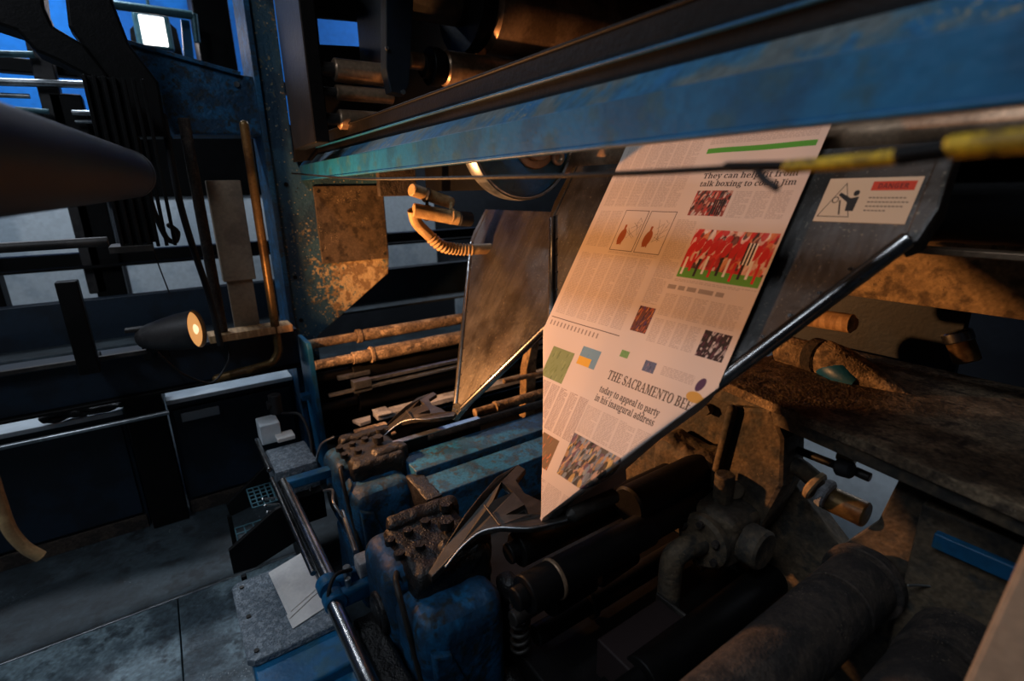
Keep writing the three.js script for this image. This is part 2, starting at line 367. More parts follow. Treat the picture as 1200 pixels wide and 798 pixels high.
thing('cross_beam', 'blue cast cross beam with curved shoulder joining the dusty blue upright', 'beam', [
  ['casting', prism([[0, .683, -3.08], [.041, .661, -3.08], [.474, .575, -3.08], [.639, .571, -3.08], [.601, .299, -3.08], [.153, .282, -3.08], [.12, .348, -3.08], [.12, .459, -3.08], [.072, .519, -3.08], [-.011, .546, -3.08]], [0, 0, -0.22], 0.012), M.castBlue],
  ['top_flange', prism([[.037, .67, -3.06], [.48, .584, -3.06], [.477, .564, -3.06], [.034, .653, -3.06]], [0, 0, -0.26], 0.003), M.castBlue],
  ['bolt', hexBolt([.455, .527, -3.079], [0, 0, 1], 0.014, 0.01), M.alu],
]);
thing('overhead_beam', 'long bright blue steel beam with dusty bevelled upper edge above the formers', 'beam', [
  ['web', box(0.7, 0.72, 0.072, 0.148, -3.06, 0.7, 0.003), M.blue],
  ['bevel', slab('z', -3.06, 0.7, [[0.7, 0.146], [0.722, 0.146], [0.762, 0.184], [0.747, 0.19]], 0.003), surf({ a: [92, 100, 100], b: [40, 96, 128], c: [26, 92, 136], lo: 0.5, hi: 0.62, p: 6, size: 0.8, rough: 0.7, bump: 0.002, grain: 0.16, speck: 0.1, speckCol: [160, 140, 110], o: 80 }), { label: 'dust covered bevel along the top of the beam' }],
  ['bottom_edge', box(0.696, 0.724, 0.07, 0.077, -3.06, 0.7, 0.002), M.blue],
  ['top_web', box(0.752, 0.765, 0.182, 0.28, -3.06, 0.7, 0.002), M.black, { label: 'black upper web of the beam' }],
  ['mid_edge', box(0.742, 0.753, 0.222, 0.228, -3.06, 0.7, 0.002), M.blue],
  ['top_flange', box(0.748, 0.8, 0.277, 0.285, -3.06, 0.7, 0.003), M.black],
]);
// pull cord with hazard tape running below the beam
thing('pull_rod', 'thin dark pull rod with yellow and black tape under the blue beam', 'rod', [
  ['rod', pipe([[0.64, 0.104, -2.98], [0.6, 0.05, -1.9], [0.56, 0.036, -1.45], [0.55, 0.02, -0.66], [0.55, 0.019, -0.372], [0.55, 0.021, -0.254], [0.55, 0.025, -0.174], [0.55, 0.028, -0.123], [0.55, 0.03, 0.1]], 0.004, 90, 10), M.black],
  ['tape', pipe([[0.55, 0.0175, -0.3], [0.55, 0.0195, -0.235], [0.55, 0.022, -0.2]], 0.0068, 10, 12), M.yellow, { label: 'yellow hazard tape' }],
  ['tape', pipe([[0.55, 0.0205, -0.37], [0.55, 0.0185, -0.3]], 0.0055, 10, 12), M.black, { label: 'black hazard tape' }],
  ['tape', pipe([[0.55, 0.0225, -0.2], [0.55, 0.026, -0.165]], 0.0085, 10, 12), M.black, { label: 'black hazard tape' }],
  ['tape', pipe([[0.55, 0.027, -0.165], [0.55, 0.031, -0.04]], 0.0095, 10, 12), M.yellow, { label: 'yellow hazard tape' }],
  ['clip', pipe([[0.55, 0.018, -0.335], [0.55, 0.006, -0.325], [0.55, -0.003, -0.31]], 0.0045, 12, 8), M.rubber],
]);

// ------------------------------------------------------------------ formers and the newspaper web
const FN = [0.742, -0.836, -0.95], FV = [0.258, 0.426, 0], FW = 0.3185;   // nose, climb per unit s (0.498 m), half width per unit s
const fn3 = V([-FV[1], FV[0], 0]).normalize();                            // outward normal of the board
const fp = (s, t, off = 0) => [FN[0] + FV[0] * s + fn3.x * off, FN[1] + FV[1] * s + fn3.y * off, FN[2] + t];
function former(name, label, d, sticker) {
  const sh = (p) => [p[0] + d[0], p[1] + d[1], p[2] + d[2]];
  const q = (s, t, o) => sh(fp(s, t, o));
  const BO = -0.012, e = 0.017, top = 2.16, cr = 1.74;
  const edgeT = (s) => FW * s;
  const rail = (sg) => rod(q(0.1, sg * (edgeT(0.1) - 0.004), -e), q(cr, sg * (edgeT(cr) - 0.004), -e), e, 24, 0.004);
  const holes = (sg) => { const g = []; for (let k = 0; k < 15; k++) { const s = 0.14 + k * 0.108; const a = 0.9; const c = q(s, sg * (edgeT(s) - 0.004 + e * Math.sin(a) * 0.98), -e + e * Math.cos(a) * 0.98); const h = new THREE.CylinderGeometry(0.0036, 0.0036, 0.003, 10); const n = V([fn3.x * Math.cos(a), fn3.y * Math.cos(a), sg * Math.sin(a)]); g.push(align(h, c, [c[0] + n.x, c[1] + n.y, c[2] + n.z])); } return g; };
  const screws = []; for (let k = 0; k < 12; k++) for (const sg of [-1, 1]) { const s = 0.26 + k * 0.12; const c = q(s, sg * (edgeT(s) - 0.03), BO + 0.0005); const h = new THREE.CylinderGeometry(0.004, 0.0045, 0.0025, 10); screws.push(align(h, c, [c[0] + fn3.x, c[1] + fn3.y, c[2]])); }
  const th = [-fn3.x * 0.012, -fn3.y * 0.012, 0];
  const rim = (sg) => prism([q(cr - 0.05, sg * (edgeT(cr) - 0.01), -0.008), q(cr - 0.02, sg * (edgeT(cr) + 0.014), -0.008), q(cr + 0.12, sg * (edgeT(cr) + 0.026), -0.008), q(top, sg * (edgeT(cr) + 0.012), -0.008), q(top, sg * (edgeT(cr) - 0.015), -0.008)], [-fn3.x * 0.05, -fn3.y * 0.05, 0], 0.006);
  const parts = [
    ['board', prism([q(0.06, -FW * 0.06, BO), q(0.06, FW * 0.06, BO), q(cr, edgeT(cr), BO), q(top, edgeT(cr), BO), q(top, -edgeT(cr), BO), q(cr, -edgeT(cr), BO)], th, 0.002), M.former],
    ['edge_tube', rail(-1), M.chrome, { kids: [['air_nozzles', holes(-1), M.darkSteel]] }],
    ['edge_tube', rail(1), M.chrome, { kids: [['air_nozzles', holes(1), M.darkSteel]] }],
    ['side_rim', rim(-1), M.former], ['side_rim', rim(1), M.former],
    ['nose_cap', [prism([q(-0.03, -0.012, -0.005), q(-0.03, 0.012, -0.005), q(0.13, 0.05, -0.005), q(0.13, -0.05, -0.005)], [-fn3.x * 0.03, -fn3.y * 0.03, 0], 0.004), rod(q(0.06, -0.012, -0.008), q(0.06, -0.012, 0.001), 0.006, 12), rod(q(0.06, 0.014, -0.008), q(0.06, 0.014, 0.001), 0.006, 12)], M.chrome, { label: 'bright metal nose cap with two screws' }],
    ['screws', screws, M.chrome],
    ['back_rib', [prism([q(0.5, -0.02, -0.024), q(2.1, -0.02, -0.024), q(2.1, -0.02, -0.11), q(0.9, -0.02, -0.07)], [0, 0, 0.04], 0.003)], M.darkSteel],
  ];
  return thing(name, label, 'former board', parts.concat(sticker || []));
}
former('former_board', 'bare dust streaked steel former board with bright metal nose', [0.258, -0.181, -1.05]);
// warning label on the near former
const labelMat = (() => {
  const c = document.createElement('canvas'); c.width = 512; c.height = 256; const g = c.getContext('2d');
  g.fillStyle = '#cfc0a6'; g.fillRect(0, 0, 512, 256);
  g.strokeStyle = '#2a2622'; g.lineWidth = 3;
  g.beginPath(); g.moveTo(112, 30); g.lineTo(14, 226); g.lineTo(200, 226); g.closePath(); g.lineWidth = 4; g.stroke();
  g.lineWidth = 10; g.beginPath(); g.arc(84, 128, 17, 0, 7); g.lineWidth = 5; g.stroke();
  g.fillStyle = '#1e1b19'; g.beginPath(); g.arc(192, 88, 17, 0, 7); g.fill();
  g.beginPath(); g.moveTo(214, 108); g.lineTo(170, 118); g.lineTo(100, 84); g.lineTo(92, 100); g.lineTo(158, 142); g.lineTo(166, 192); g.lineTo(212, 192); g.closePath(); g.fill();
  g.lineWidth = 9; g.beginPath(); g.moveTo(112, 130); g.lineTo(140, 214); g.stroke();
  g.fillStyle = '#c4401f'; g.fillRect(262, 22, 226, 52);
  g.fillStyle = '#5a1a10'; g.font = 'bold 40px sans-serif'; g.fillText('DANGER', 292, 62);
  g.fillStyle = '#4a423a'; for (const [y, w] of [[112, 190], [136, 214], [160, 196], [184, 110]]) for (let x = 0; x < w; x += 20) g.fillRect(270 + x, y, 15, 6);
  const t = new THREE.CanvasTexture(c); t.colorSpace = THREE.SRGBColorSpace;
  return new THREE.MeshStandardMaterial({ map: t, roughness: 0.55 });
})();
function quadSheet(P, th) {      // thin sheet, corners: bottom-left, bottom-right, top-right, top-left, thickness along the board normal
  const g = new THREE.BufferGeometry(), pos = [], uv = [], nn = [];
  const n = V(P[1]).sub(V(P[0])).cross(V(P[3]).sub(V(P[0]))).normalize();
  const F = P.map(V), B = P.map((p) => V(p).addScaledVector(n, -th));
  const quad = (a, b, c, d, u) => { for (const [p, w] of [[a, 0], [b, 1], [c, 2], [a, 0], [c, 2], [d, 3]]) { pos.push(p.x, p.y, p.z); uv.push(...u[w]); } };
  const U = [[0, 0], [1, 0], [1, 1], [0, 1]];
  quad(F[0], F[1], F[2], F[3], U);
  for (let i = 0; i < 4; i++) { const j = (i + 1) % 4; quad(F[j], F[i], B[i], B[j], [U[j], U[i], U[i], U[j]]); }
  g.setAttribute('position', new THREE.Float32BufferAttribute(pos, 3)); g.setAttribute('uv', new THREE.Float32BufferAttribute(uv, 2)); g.computeVertexNormals();
  return g;
}
former('former_board', 'steel former board carrying the newsprint web and a warning label', [0, 0, 0], [
  ['warning_label', quadSheet([fp(1.79, 0.36, -0.0105), fp(1.79, 0.535, -0.0105), fp(2.0, 0.535, -0.0105), fp(2.0, 0.36, -0.0105)], 0.0008), labelMat, { label: 'cream warning label with red heading and a trapped hand pictogram', keepUV: true }],
]);

// printed web: two pages side by side, column rules, photographs, masthead
const S0 = -0.08, S1 = 2.36;
const newsMat = (() => {
  const W = 1024, H = 2048, c = document.createElement('canvas'); c.width = W; c.height = H; const g = c.getContext('2d');
  const X = (t) => (t / (2 * FW) + 0.5) * W, Y = (s) => (1 - (s - S0) / (S1 - S0)) * H;
  g.fillStyle = '#d4c4b7'; g.fillRect(0, 0, W, H);
  let k = 99; const r = () => { k = (k * 1664525 + 1013904223) >>> 0; return k / 4294967296; };
  const col = (x, y, w, h, tone = 'rgba(96,76,70,0.27)') => { g.fillStyle = tone; for (let yy = y; yy < y + h - 4; yy += 7) { const cut = r() < 0.12 ? 0.4 + 0.5 * r() : 1; let xx = x; while (xx < x + w * cut) { const l = 6 + r() * 20; g.fillRect(xx, yy, Math.min(l, x + w - xx), 3.4); xx += l + 4; } } };
  const cols = (x, y, w, h, n, tone) => { const cw = w / n; for (let i = 0; i < n; i++) col(x + i * cw + 5, y, cw - 12, h, tone); };
  const photo = (P, base, blobs, n) => {   // P: quad as [t, s] corners
    const xs = P.map((p) => X(p[0])), ys = P.map((p) => Y(p[1]));
    const x0 = Math.min(xs[0], xs[3]) * 0.5 + Math.max(xs[0], xs[3]) * 0.5, x1 = (xs[1] + xs[2]) / 2, y0 = (ys[0] + ys[1]) / 2, y1 = (ys[2] + ys[3]) / 2;
    g.save(); g.beginPath(); g.rect(x0, y0, x1 - x0, y1 - y0); g.clip();
    g.fillStyle = base; g.fillRect(x0, y0, x1 - x0, y1 - y0);
    for (let i = 0; i < n; i++) { const b = blobs[Math.floor(r() * blobs.length)]; g.fillStyle = b; g.globalAlpha = 0.75; g.beginPath(); g.ellipse(x0 + r() * (x1 - x0), y0 + r() * (y1 - y0), (x1 - x0) * (0.012 + 0.03 * r()), (y1 - y0) * (0.05 + 0.1 * r()), r() * 0.5, 0, 7); g.fill(); }
    g.globalAlpha = 1; g.restore();
    return [x0, y0, x1, y1];
  };
  const mid = X(0), gut = 16;
  // ---- upper left page: text columns round two framed sketches
  const hs = (u) => Y(u);
  const pTop = hs(2.3), fold = hs([-.135, 1.028][1]);
  const sk = [[-.192, 1.802], [.001, 1.795], [-.002, 1.558], [-.187, 1.511]];
  const skx0 = X((sk[0][0] + sk[3][0]) / 2), skx1 = X((sk[1][0] + sk[2][0]) / 2), sky0 = Y((sk[0][1] + sk[1][1]) / 2), sky1 = Y((sk[2][1] + sk[3][1]) / 2);
  cols(26, pTop, mid - gut - 26, sky0 - pTop - 24, 6);
  cols(26, sky0 + 4, skx0 - 40, sky1 - sky0 - 8, 2);
  cols(skx1 + 8, sky0 + 4, mid - gut - skx1 - 8, sky1 - sky0 - 8, 1);
  cols(26, sky1 + 30, mid - gut - 26, fold - sky1 - 60, 6);
  for (let i = 0; i < 2; i++) {
    const w = (skx1 - skx0 - 14) / 2, x = skx0 + i * (w + 14);
    g.strokeStyle = '#4a3c36'; g.lineWidth = 3; g.strokeRect(x, sky0, w, sky1 - sky0);
    g.strokeStyle = 'rgba(90,76,68,0.6)'; g.lineWidth = 2;
    for (let q = 0; q < 12; q++) { g.beginPath(); g.moveTo(x + w * (0.45 + 0.5 * r()), sky0 + (sky1 - sky0) * (0.15 + 0.6 * r())); g.lineTo(x + w * (0.45 + 0.5 * r()), sky0 + (sky1 - sky0) * (0.15 + 0.6 * r())); g.stroke(); }
    g.fillStyle = '#9a4e22'; g.beginPath(); g.ellipse(x + w * 0.3, sky0 + (sky1 - sky0) * 0.66, w * 0.15, (sky1 - sky0) * 0.2, 0.1, 0, 7); g.fill();
    g.fillRect(x + w * 0.26, sky0 + (sky1 - sky0) * 0.36, w * 0.08, (sky1 - sky0) * 0.2); g.fillRect(x + w * 0.2, sky0 + (sky1 - sky0) * 0.8, 5, 14); g.fillRect(x + w * 0.36, sky0 + (sky1 - sky0) * 0.8, 5, 14);
  }
  col(skx0, sky1 + 8, skx1 - skx0, 18);
  // ---- upper right page: green bar, headline, photographs
  const gb = [[.051, 2.169], [.335, 2.168]];
  g.fillStyle = '#4e9a34'; g.fillRect(mid + gut, Y(gb[0][1]) - 16, W - mid - gut - 24, 26);
  col(mid + gut, Y(gb[0][1]) - 90, W - mid - gut - 30, 60);
  const hl = [.038, 1.984], hl2 = [.297, 1.936];
  g.fillStyle = '#2c2422'; g.font = 'bold 37px serif';
  const hx = X(hl[0]) - 6, hy = Y(hl[1]);
  g.fillText('They can help fit from', hx, hy - 14, X(hl2[0]) - hx); g.fillText('talk boxing to coach Jim', hx, hy + 26, X(hl2[0]) - hx);
  const ph1 = photo([[.039, 1.932], [.145, 1.925], [.142, 1.784], [.034, 1.776]], '#8a4238', ['#c23a34', '#3c3030', '#e0b09a', '#1f1c1e', '#d8cdc6'], 120);
  g.fillStyle = '#1d1b1c'; for (let i = 0; i < 5; i++) g.fillRect(ph1[0] + (ph1[2] - ph1[0]) * (0.62 + i * 0.06), ph1[1] + (ph1[3] - ph1[1]) * 0.35, 7, (ph1[3] - ph1[1]) * 0.6);
  cols(ph1[2] + 10, ph1[1] + 4, W - 26 - ph1[2] - 10, ph1[3] - ph1[1], 3);
  const ph2 = photo([[.088, 1.72], [.316, 1.687], [.309, 1.414], [.085, 1.44]], '#c8635a', ['#d02a2a', '#e03434', '#c81e22', '#e8d8d0', '#d98a58', '#b8262a', '#f0e8e4', '#5a2a2a', '#3a2a2a', '#d8a890'], 420);
  g.fillStyle = '#5c9a34'; g.fillRect(ph2[0], ph2[3] - (ph2[3] - ph2[1]) * 0.2, ph2[2] - ph2[0], (ph2[3] - ph2[1]) * 0.2);
  for (let i = 0; i < 11; i++) { const x = ph2[0] + (ph2[2] - ph2[0]) * (0.03 + 0.087 * i), h = ph2[3] - ph2[1]; g.fillStyle = ['#ece4e0', '#d02428', '#2a2022'][i % 3]; g.fillRect(x, ph2[1] + h * (0.5 + 0.1 * r()), 11, h * 0.36); g.fillStyle = '#cc2226'; g.beginPath(); g.ellipse(x + 8, ph2[1] + h * (0.3 + 0.15 * r()), 15, h * 0.15, 0.2, 0, 7); g.fill(); }
  for (let i = 0; i < 6; i++) { g.fillStyle = i % 2 ? '#f2eeea' : '#191718'; g.fillRect(ph2[0] + (ph2[2] - ph2[0]) * 0.7 + i * 7, ph2[1] + (ph2[3] - ph2[1]) * 0.2, 7, (ph2[3] - ph2[1]) * 0.42); }
  cols(mid + gut, ph1[3] + 22, ph2[0] - mid - gut - 8, ph2[3] - ph1[3], 1);
  col(ph2[0], ph2[3] + 10, ph2[2] - ph2[0], 12);
  g.fillStyle = 'rgba(70,60,56,0.4)'; for (let q = 0, x = ph2[0] - 20; q < 5; q++) { const w = 30 + 40 * r(); g.fillRect(x, ph2[3] + 40, w, 20); x += w + 12; }
  const ph3 = photo([[.015, 1.235], [.067, 1.229], [.069, 1.085], [.015, 1.085]], '#6a3a30', ['#e08a3a', '#3a2a52', '#4a2f78', '#c05a3a', '#20181a'], 70);
  const ph4 = photo([[.23, 1.192], [.307, 1.176], [.299, 1.047], [.233, 1.054]], '#2c2024', ['#e8dfda', '#5a2c40', '#c8bcb8', '#1a1416'], 70);
  cols(ph3[2] + 12, ph2[3] + 84, W - 26 - ph3[2] - 12, ph4[1] - ph2[3] - 96, 5);
  cols(ph3[2] + 12, ph4[1], ph4[0] - ph3[2] - 24, ph4[3] - ph4[1], 4);
  cols(mid + gut, ph2[3] + 24, ph3[2] - mid - gut, ph3[1] - ph2[3] - 34, 1);
  // ---- lower pages
  const gr = photo([[-.255, .861], [-.136, .855], [-.148, .658], [-.224, .662]], '#7e8c5c', ['#72824e', '#8c9a66', '#66764a'], 30);
  const by = photo([[-.124, .927], [-.031, .911], [-.059, .806], [-.118, .809]], '#6f93a6', ['#6a94b0', '#5e88a4'], 14);
  g.fillStyle = '#d9a63c'; g.fillRect(by[0], by[3] - (by[3] - by[1]) * 0.45, (by[2] - by[0]) * 0.7, (by[3] - by[1]) * 0.45);
  g.fillStyle = '#5a4c44'; g.fillRect(20, fold - 8, mid - gut - 20, 4); g.fillStyle = 'rgba(80,66,60,0.5)'; for (let q = 0; q < 14; q++) g.fillRect(30 + q * 26, fold + 12, 9, 26);
  const pl = photo([[-.146, .355], [-.053, .371], [-.056, .18], [-.109, .185]], '#7a6046', ['#c0603c', '#6a5640', '#8a7450', '#d07a50'], 26);
  cols(20, gr[3] + 16, mid - gut - 24, pl[1] - gr[3] - 30, 7, 'rgba(84,58,56,0.5)');
  photo([[.018, .969], [.046, .968], [.048, .929], [.02, .929]], '#6f9a5c', ['#5a8a4c', '#86a870'], 8);
  photo([[.107, .962], [.143, .949], [.143, .897], [.104, .897]], '#56607a', ['#3c4560', '#7a6a78', '#a0788a', '#28304a'], 16);
  col(X([.164, .942][0]), Y([.164, .942][1]) - 10, 150, 44);
  const mh = [.01, .79], mh2 = [.308, .793];
  g.fillStyle = '#4a4038'; g.font = 'bold 60px serif'; g.fillText('THE SACRAMENTO BEE', X(mh[0]), Y(mh[1]), (X(mh2[0]) - X(mh[0])) * 0.9);
  const fg = [.275, .876]; g.fillStyle = '#c89a4a'; g.beginPath(); g.ellipse(X(fg[0]), Y(fg[1]) + 14, 34, 22, 0, 0, 7); g.fill(); g.fillStyle = '#4a3050'; g.beginPath(); g.ellipse(X(fg[0]) + 4, Y(fg[1]) - 40, 16, 30, 0.3, 0, 7); g.fill();
  const h3 = [.003, .724]; g.fillStyle = '#2e2826'; g.font = 'bold 44px serif'; g.fillText('today to appeal to party', X(h3[0]), Y(h3[1]) + 14, 330); g.fillText('in his inaugural address', X(h3[0]) - 4, Y(h3[1]) + 58, 330);
  const lp = photo([[-.016, .417], [.2, .477], [.116, .222], [-.016, .186]], '#5c564e', ['#8c98a4', '#3a3632', '#d8b06a', '#b88a58', '#6a7480', '#28241f', '#c8a088', '#6a4a5a'], 320);
  cols(X(h3[0]) - 30, Y(h3[1]) + 90, W - X(h3[0]) - 20, lp[1] - Y(h3[1]) - 100, 5);
  cols(20, lp[3] + 60, W - 40, Math.max(0, H - lp[3] - 90), 9);
  const t = new THREE.CanvasTexture(c); t.colorSpace = THREE.SRGBColorSpace; t.anisotropy = 8;
  return new THREE.MeshStandardMaterial({ map: t, roughness: 0.85, side: THREE.DoubleSide });
})();
const web = (() => {
  const NQ = [0.3146, 0.0465, 0];                // where the folded edge arrives beside the nose
  const drop = V([-NQ[1], -NQ[0], 0]).applyAxisAngle(new THREE.Vector3(0, 0, 1), 0).normalize();
  drop.set(NQ[1], -NQ[0], 0).normalize();
  const WN = fp(-0.055, 0);
  const nt = 96, ns = 150, pos = [], uv = [], idx = [], off = 0.0045;
  for (let j = 0; j <= ns; j++) for (let i = 0; i <= nt; i++) {
    const s = S0 + (S1 - S0) * j / ns, ce = FW * 0.998 * cl(s, 0.004, 1), t = i < 24 ? -FW + (FW - ce) * i / 24 : i <= 72 ? -ce + 2 * ce * (i - 24) / 48 : ce + (FW - ce) * (i - 72) / 24, a = Math.abs(t), sg = t < 0 ? -1 : 1;
    let p;
    if (s >= 0 && a <= FW * s) p = V(fp(s - 0.055, t, off));
    else if (s >= 0) {
      const F = V([FV[0], FV[1], sg * FW]), Q = V(NQ);
      p = V(WN).addScaledVector(Q, a / FW).addScaledVector(F.clone().sub(Q), s);
      const k = cl((a - FW * s) / 0.03); p.addScaledVector(fn3, off * (1 - k)); p.z += sg * (0.004 + 0.012 * Math.sin(Math.PI * cl((a - FW * s) / 0.12)) * cl(s * 3));
    } else {
      p = V(WN).addScaledVector(V(NQ), a / FW).addScaledVector(drop, -s * 0.498); p.z += sg * 0.004 * cl(a / 0.02); p.addScaledVector(fn3, off * (1 - cl(a / 0.03)));
    }
    // slight slack in the running sheet
    p.addScaledVector(fn3, 0.0012 * Math.sin(t * 26 + s * 3) * cl(a / 0.05) * (s > 0.2 ? 1 : 0));
    pos.push(p.x, p.y, p.z); uv.push(t / (2 * FW) + 0.5, (s - 0.055 - S0) / (S1 - S0));
  }
  for (let j = 0; j < ns; j++) for (let i = 0; i < nt; i++) { const q = j * (nt + 1) + i; idx.push(q, q + 1, q + nt + 2, q, q + nt + 2, q + nt + 1); }
  const g = new THREE.BufferGeometry();
  g.setAttribute('position', new THREE.Float32BufferAttribute(pos, 3)); g.setAttribute('uv', new THREE.Float32BufferAttribute(uv, 2)); g.setIndex(idx); g.computeVertexNormals();
  return g;
})();
solo('newspaper_web', 'printed newsprint web running down the former and folding at its nose', 'newspaper', web, newsMat, null, null, true);

// former rollers, pulley and hub under the beam
thing('former_roller', 'steel roller over the top of the former boards under the blue beam', 'roller', [
  ['roller', stepped([1.438, 0.105, -2.75], [0, 0, 1], [[0.15, 0.025], [2.75, 0.062], [0.15, 0.025]]), M.brownSteel],
]);
thing('drive_pulley', 'round blue pulley with pale rim hanging below the blue beam', 'pulley', [
  ['disc', stepped([1.055, 0.173, -1.52], [0, 0, 1], [[0.045, 0.2]], 56), M.blue],
  ['rim', (() => { const g = new THREE.LatheGeometry([[0.198, -0.035], [0.208, -0.035], [0.21, 0], [0.208, 0.035], [0.198, 0.035]].map(([a, b]) => new THREE.Vector2(a, b)), 64); g.rotateX(Math.PI / 2); g.translate(1.055, 0.173, -1.5); return g; })(), M.alu],
  ['hub', stepped([1.1, 0.15, -1.475], [0, 0, 1], [[0.012, 0.085], [0.02, 0.06]], 36), M.brownSteel],
  ['boss', [new THREE.TorusGeometry(0.02, 0.009, 10, 24).translate(1.19, 0.105, -1.46), rod([1.19, 0.105, -1.475], [1.19, 0.105, -1.462], 0.02, 18)], M.brownSteel],
]);
thing('under_bracket', 'dark bracket bar below the blue beam behind the blue pulley', 'bracket', [
  ['bar', box(1.22, 1.26, 0.0, 0.13, -2.6, -1.56, 0.004), M.black],
  ['plate', box(0.96, 1.16, -0.02, 0.14, -2.62, -2.58, 0.004), M.dustDark],
]);

// ------------------------------------------------------------------ nose arms
function armGeo() {
  const out = [[.434, -1.06], [.497, -1.089], [.591, -1.135], [.661, -1.164], [.745, -1.206], [.843, -1.229], [.845, -1.189], [.784, -1.153], [.765, -1.082], [.78, -1.023], [.784, -.965], [.823, -.942], [.804, -.912], [.746, -.918], [.69, -.946], [.633, -1.014], [.588, -1.049], [.532, -1.051], [.476, -1.041], [.435, -1.04]];
  const h1 = [[.743, -1.177], [.743, -1.103], [.67, -1.112]], h2 = [[.663, -1.039], [.733, -1.037], [.716, -.986]];
  const y = -0.88;
  let g = slab('y', y, y + 0.02, out, 0.003, [h1, h2]);
  const p = g.attributes.position;
  for (let i = 0; i < p.count; i++) { const x = p.getX(i); if (x < 0.72) p.setY(i, p.getY(i) - 0.1 * Math.pow((0.72 - x) / 0.28, 1.5)); }
  g.computeVertexNormals();
  return g;
}
// raised lip along the lower edge and a rib line, as on the casting
const arm = thing('nip_bracket', 'dark curved cast arm with triangular openings below the printed web', 'arm', [
  ['casting', armGeo(), M.darkSteel],
  ['edge_lip', pipe([[.473, -.945, -1.034], [.528, -.915, -1.043], [.579, -.885, -1.032], [.623, -.868, -.998], [.685, -.862, -.94], [.791, -.862, -.908]], 0.003, 50, 8), M.alu],
  ['rib', rod([.642, -.868, -1.109], [.627, -.868, -1.005], 0.003, 8), M.darkSteel],
], 'nose arms');
copy(arm, [0.2, -0.14, -1.06], 'dark curved cast arm with triangular openings below the bare former nose', 'nose arms');

// ------------------------------------------------------------------ work lamp on the dark girder
{
  const n = V([0.9, 0.12, 0.41]).normalize(), c = V([0.065, -0.5, -2.3]);
  const at = (d) => { const p = c.clone().addScaledVector(n, d); return [p.x, p.y, p.z]; };
  const A = at(-0.22), B = at(0);
  const shadeProf = [[0, 0.001], [0.002, 0.022], [0.012, 0.036], [0.04, 0.048], [0.09, 0.06], [0.15, 0.071], [0.212, 0.075], [0.22, 0.077], [0.22, 0.072], [0.205, 0.07], [0.16, 0.062], [0.13, 0.045], [0.12, 0.02]];
  const refl = [[0.2, 0.0695], [0.165, 0.0625], [0.14, 0.048], [0.128, 0.02]];
  thing('work_lamp', 'bullet shaped dark work lamp glowing warm on the girder in the aisle', 'lamp', [
    ['shade', turned(A, B, shadeProf, 40), M.shadeGrey, { kids: [['reflector', turned(A, B, refl.map(([t, r]) => [t, r - 0.0015]).reverse(), 40), plain(0xe8dcc4, 0.5, 0.3)]] }],
    ['lens', turned(A, B, [[0.206, 0.07], [0.211, 0.05], [0.214, 0.03], [0.215, 0.001]], 40), plain(0xe8c898, 0.5, 0, { emissive: 0xf0a860, emissiveIntensity: 0.75 }), { label: 'glowing warm lens' }],
    ['bulb', (() => { const g = new THREE.SphereGeometry(0.026, 24, 16); g.scale(1, 1, 1); const p = at(-0.022); g.translate(...p); return g; })(), plain(0xfff0d8, 0.5, 0, { emissive: 0xffdcae, emissiveIntensity: 1.3 }), { label: 'bright bulb in the lens' }],
    ['bracket', [pipe([at(-0.16), [-0.09, -0.585, -2.4], [-0.1, -0.66, -2.62], [-0.1, -0.67, -2.86]], 0.012, 24, 10), box(-0.15, -0.05, -0.735, -0.66, -2.885, -2.835, 0.006)], M.black],
    ['wing_knob', [box(...(() => { const p = at(-0.2); return [p[0] - 0.05, p[0] + 0.01, p[1] + 0.03, p[1] + 0.045, p[2] - 0.02, p[2] + 0.02]; })(), 0.004)], M.darkSteel],
    ['power_cable', pipe([at(-0.2), [-0.02, -0.72, -2.5], [0.09, -0.83, -2.62], [0.18, -0.79, -2.78], [0.2, -0.72, -2.84]], 0.005, 40, 8), M.rubber],
  ]);
  const l = new THREE.SpotLight(0xffb06c, 13, 0, 74 * Math.PI / 180, 0.4, 2); l.position.set(...at(0.012)); l.target.position.set(c.x + 0.93, c.y + 0.2, c.z + 0.25); l.castShadow = true; l.shadow.radius = 2; scene.add(l, l.target);
}

// ------------------------------------------------------------------ aisle side: girder, rails, cabinets, pipes
thing('aisle_girder', 'dark navy girder along the aisle carrying the work lamp', 'girder', [
  ['web', box(-1.6, 0.53, -0.9, -0.7, -2.95, -2.89, 0.006), M.navy],
  ['top_flange', box(-1.6, 0.53, -0.705, -0.69, -3.0, -2.84, 0.004), M.navy],
  ['bottom_flange', box(-1.6, 0.53, -0.915, -0.9, -3.0, -2.86, 0.004), M.black],
]);
solo('tool_tray', 'narrow brown tray resting on the girder beside the brass pipe', 'tray', [box(0.12, 0.5, -0.688, -0.65, -2.9, -2.78, 0.004)], M.wood);
solo('guide_rail', 'dull aluminium rail running below the aisle girder', 'rail', [rodX(-1.3, -0.1, -0.985, -2.78, 0.011)], M.alu);
solo('guide_rail', 'dark steel rail running just above the aisle girder left of the lamp', 'rail', [box(-1.2, -0.13, -0.675, -0.655, -2.75, -2.73, 0.003)], M.darkSteel);
solo('pipe_rail', 'dark rail with bright end crossing in front of the pale windows', 'rail', [rod([-.517, -.143, -2.2], [-.139, -.141, -2.2], 0.016, 16)], M.darkSteel);
solo('aisle_post', 'short black square post standing on the aisle girder', 'post', [box(-0.36, -0.29, -0.69, -0.31, -2.66, -2.6, 0.006), box(-0.35, -0.3, -0.69, -0.66, -2.86, -2.6, 0.004)], M.black);
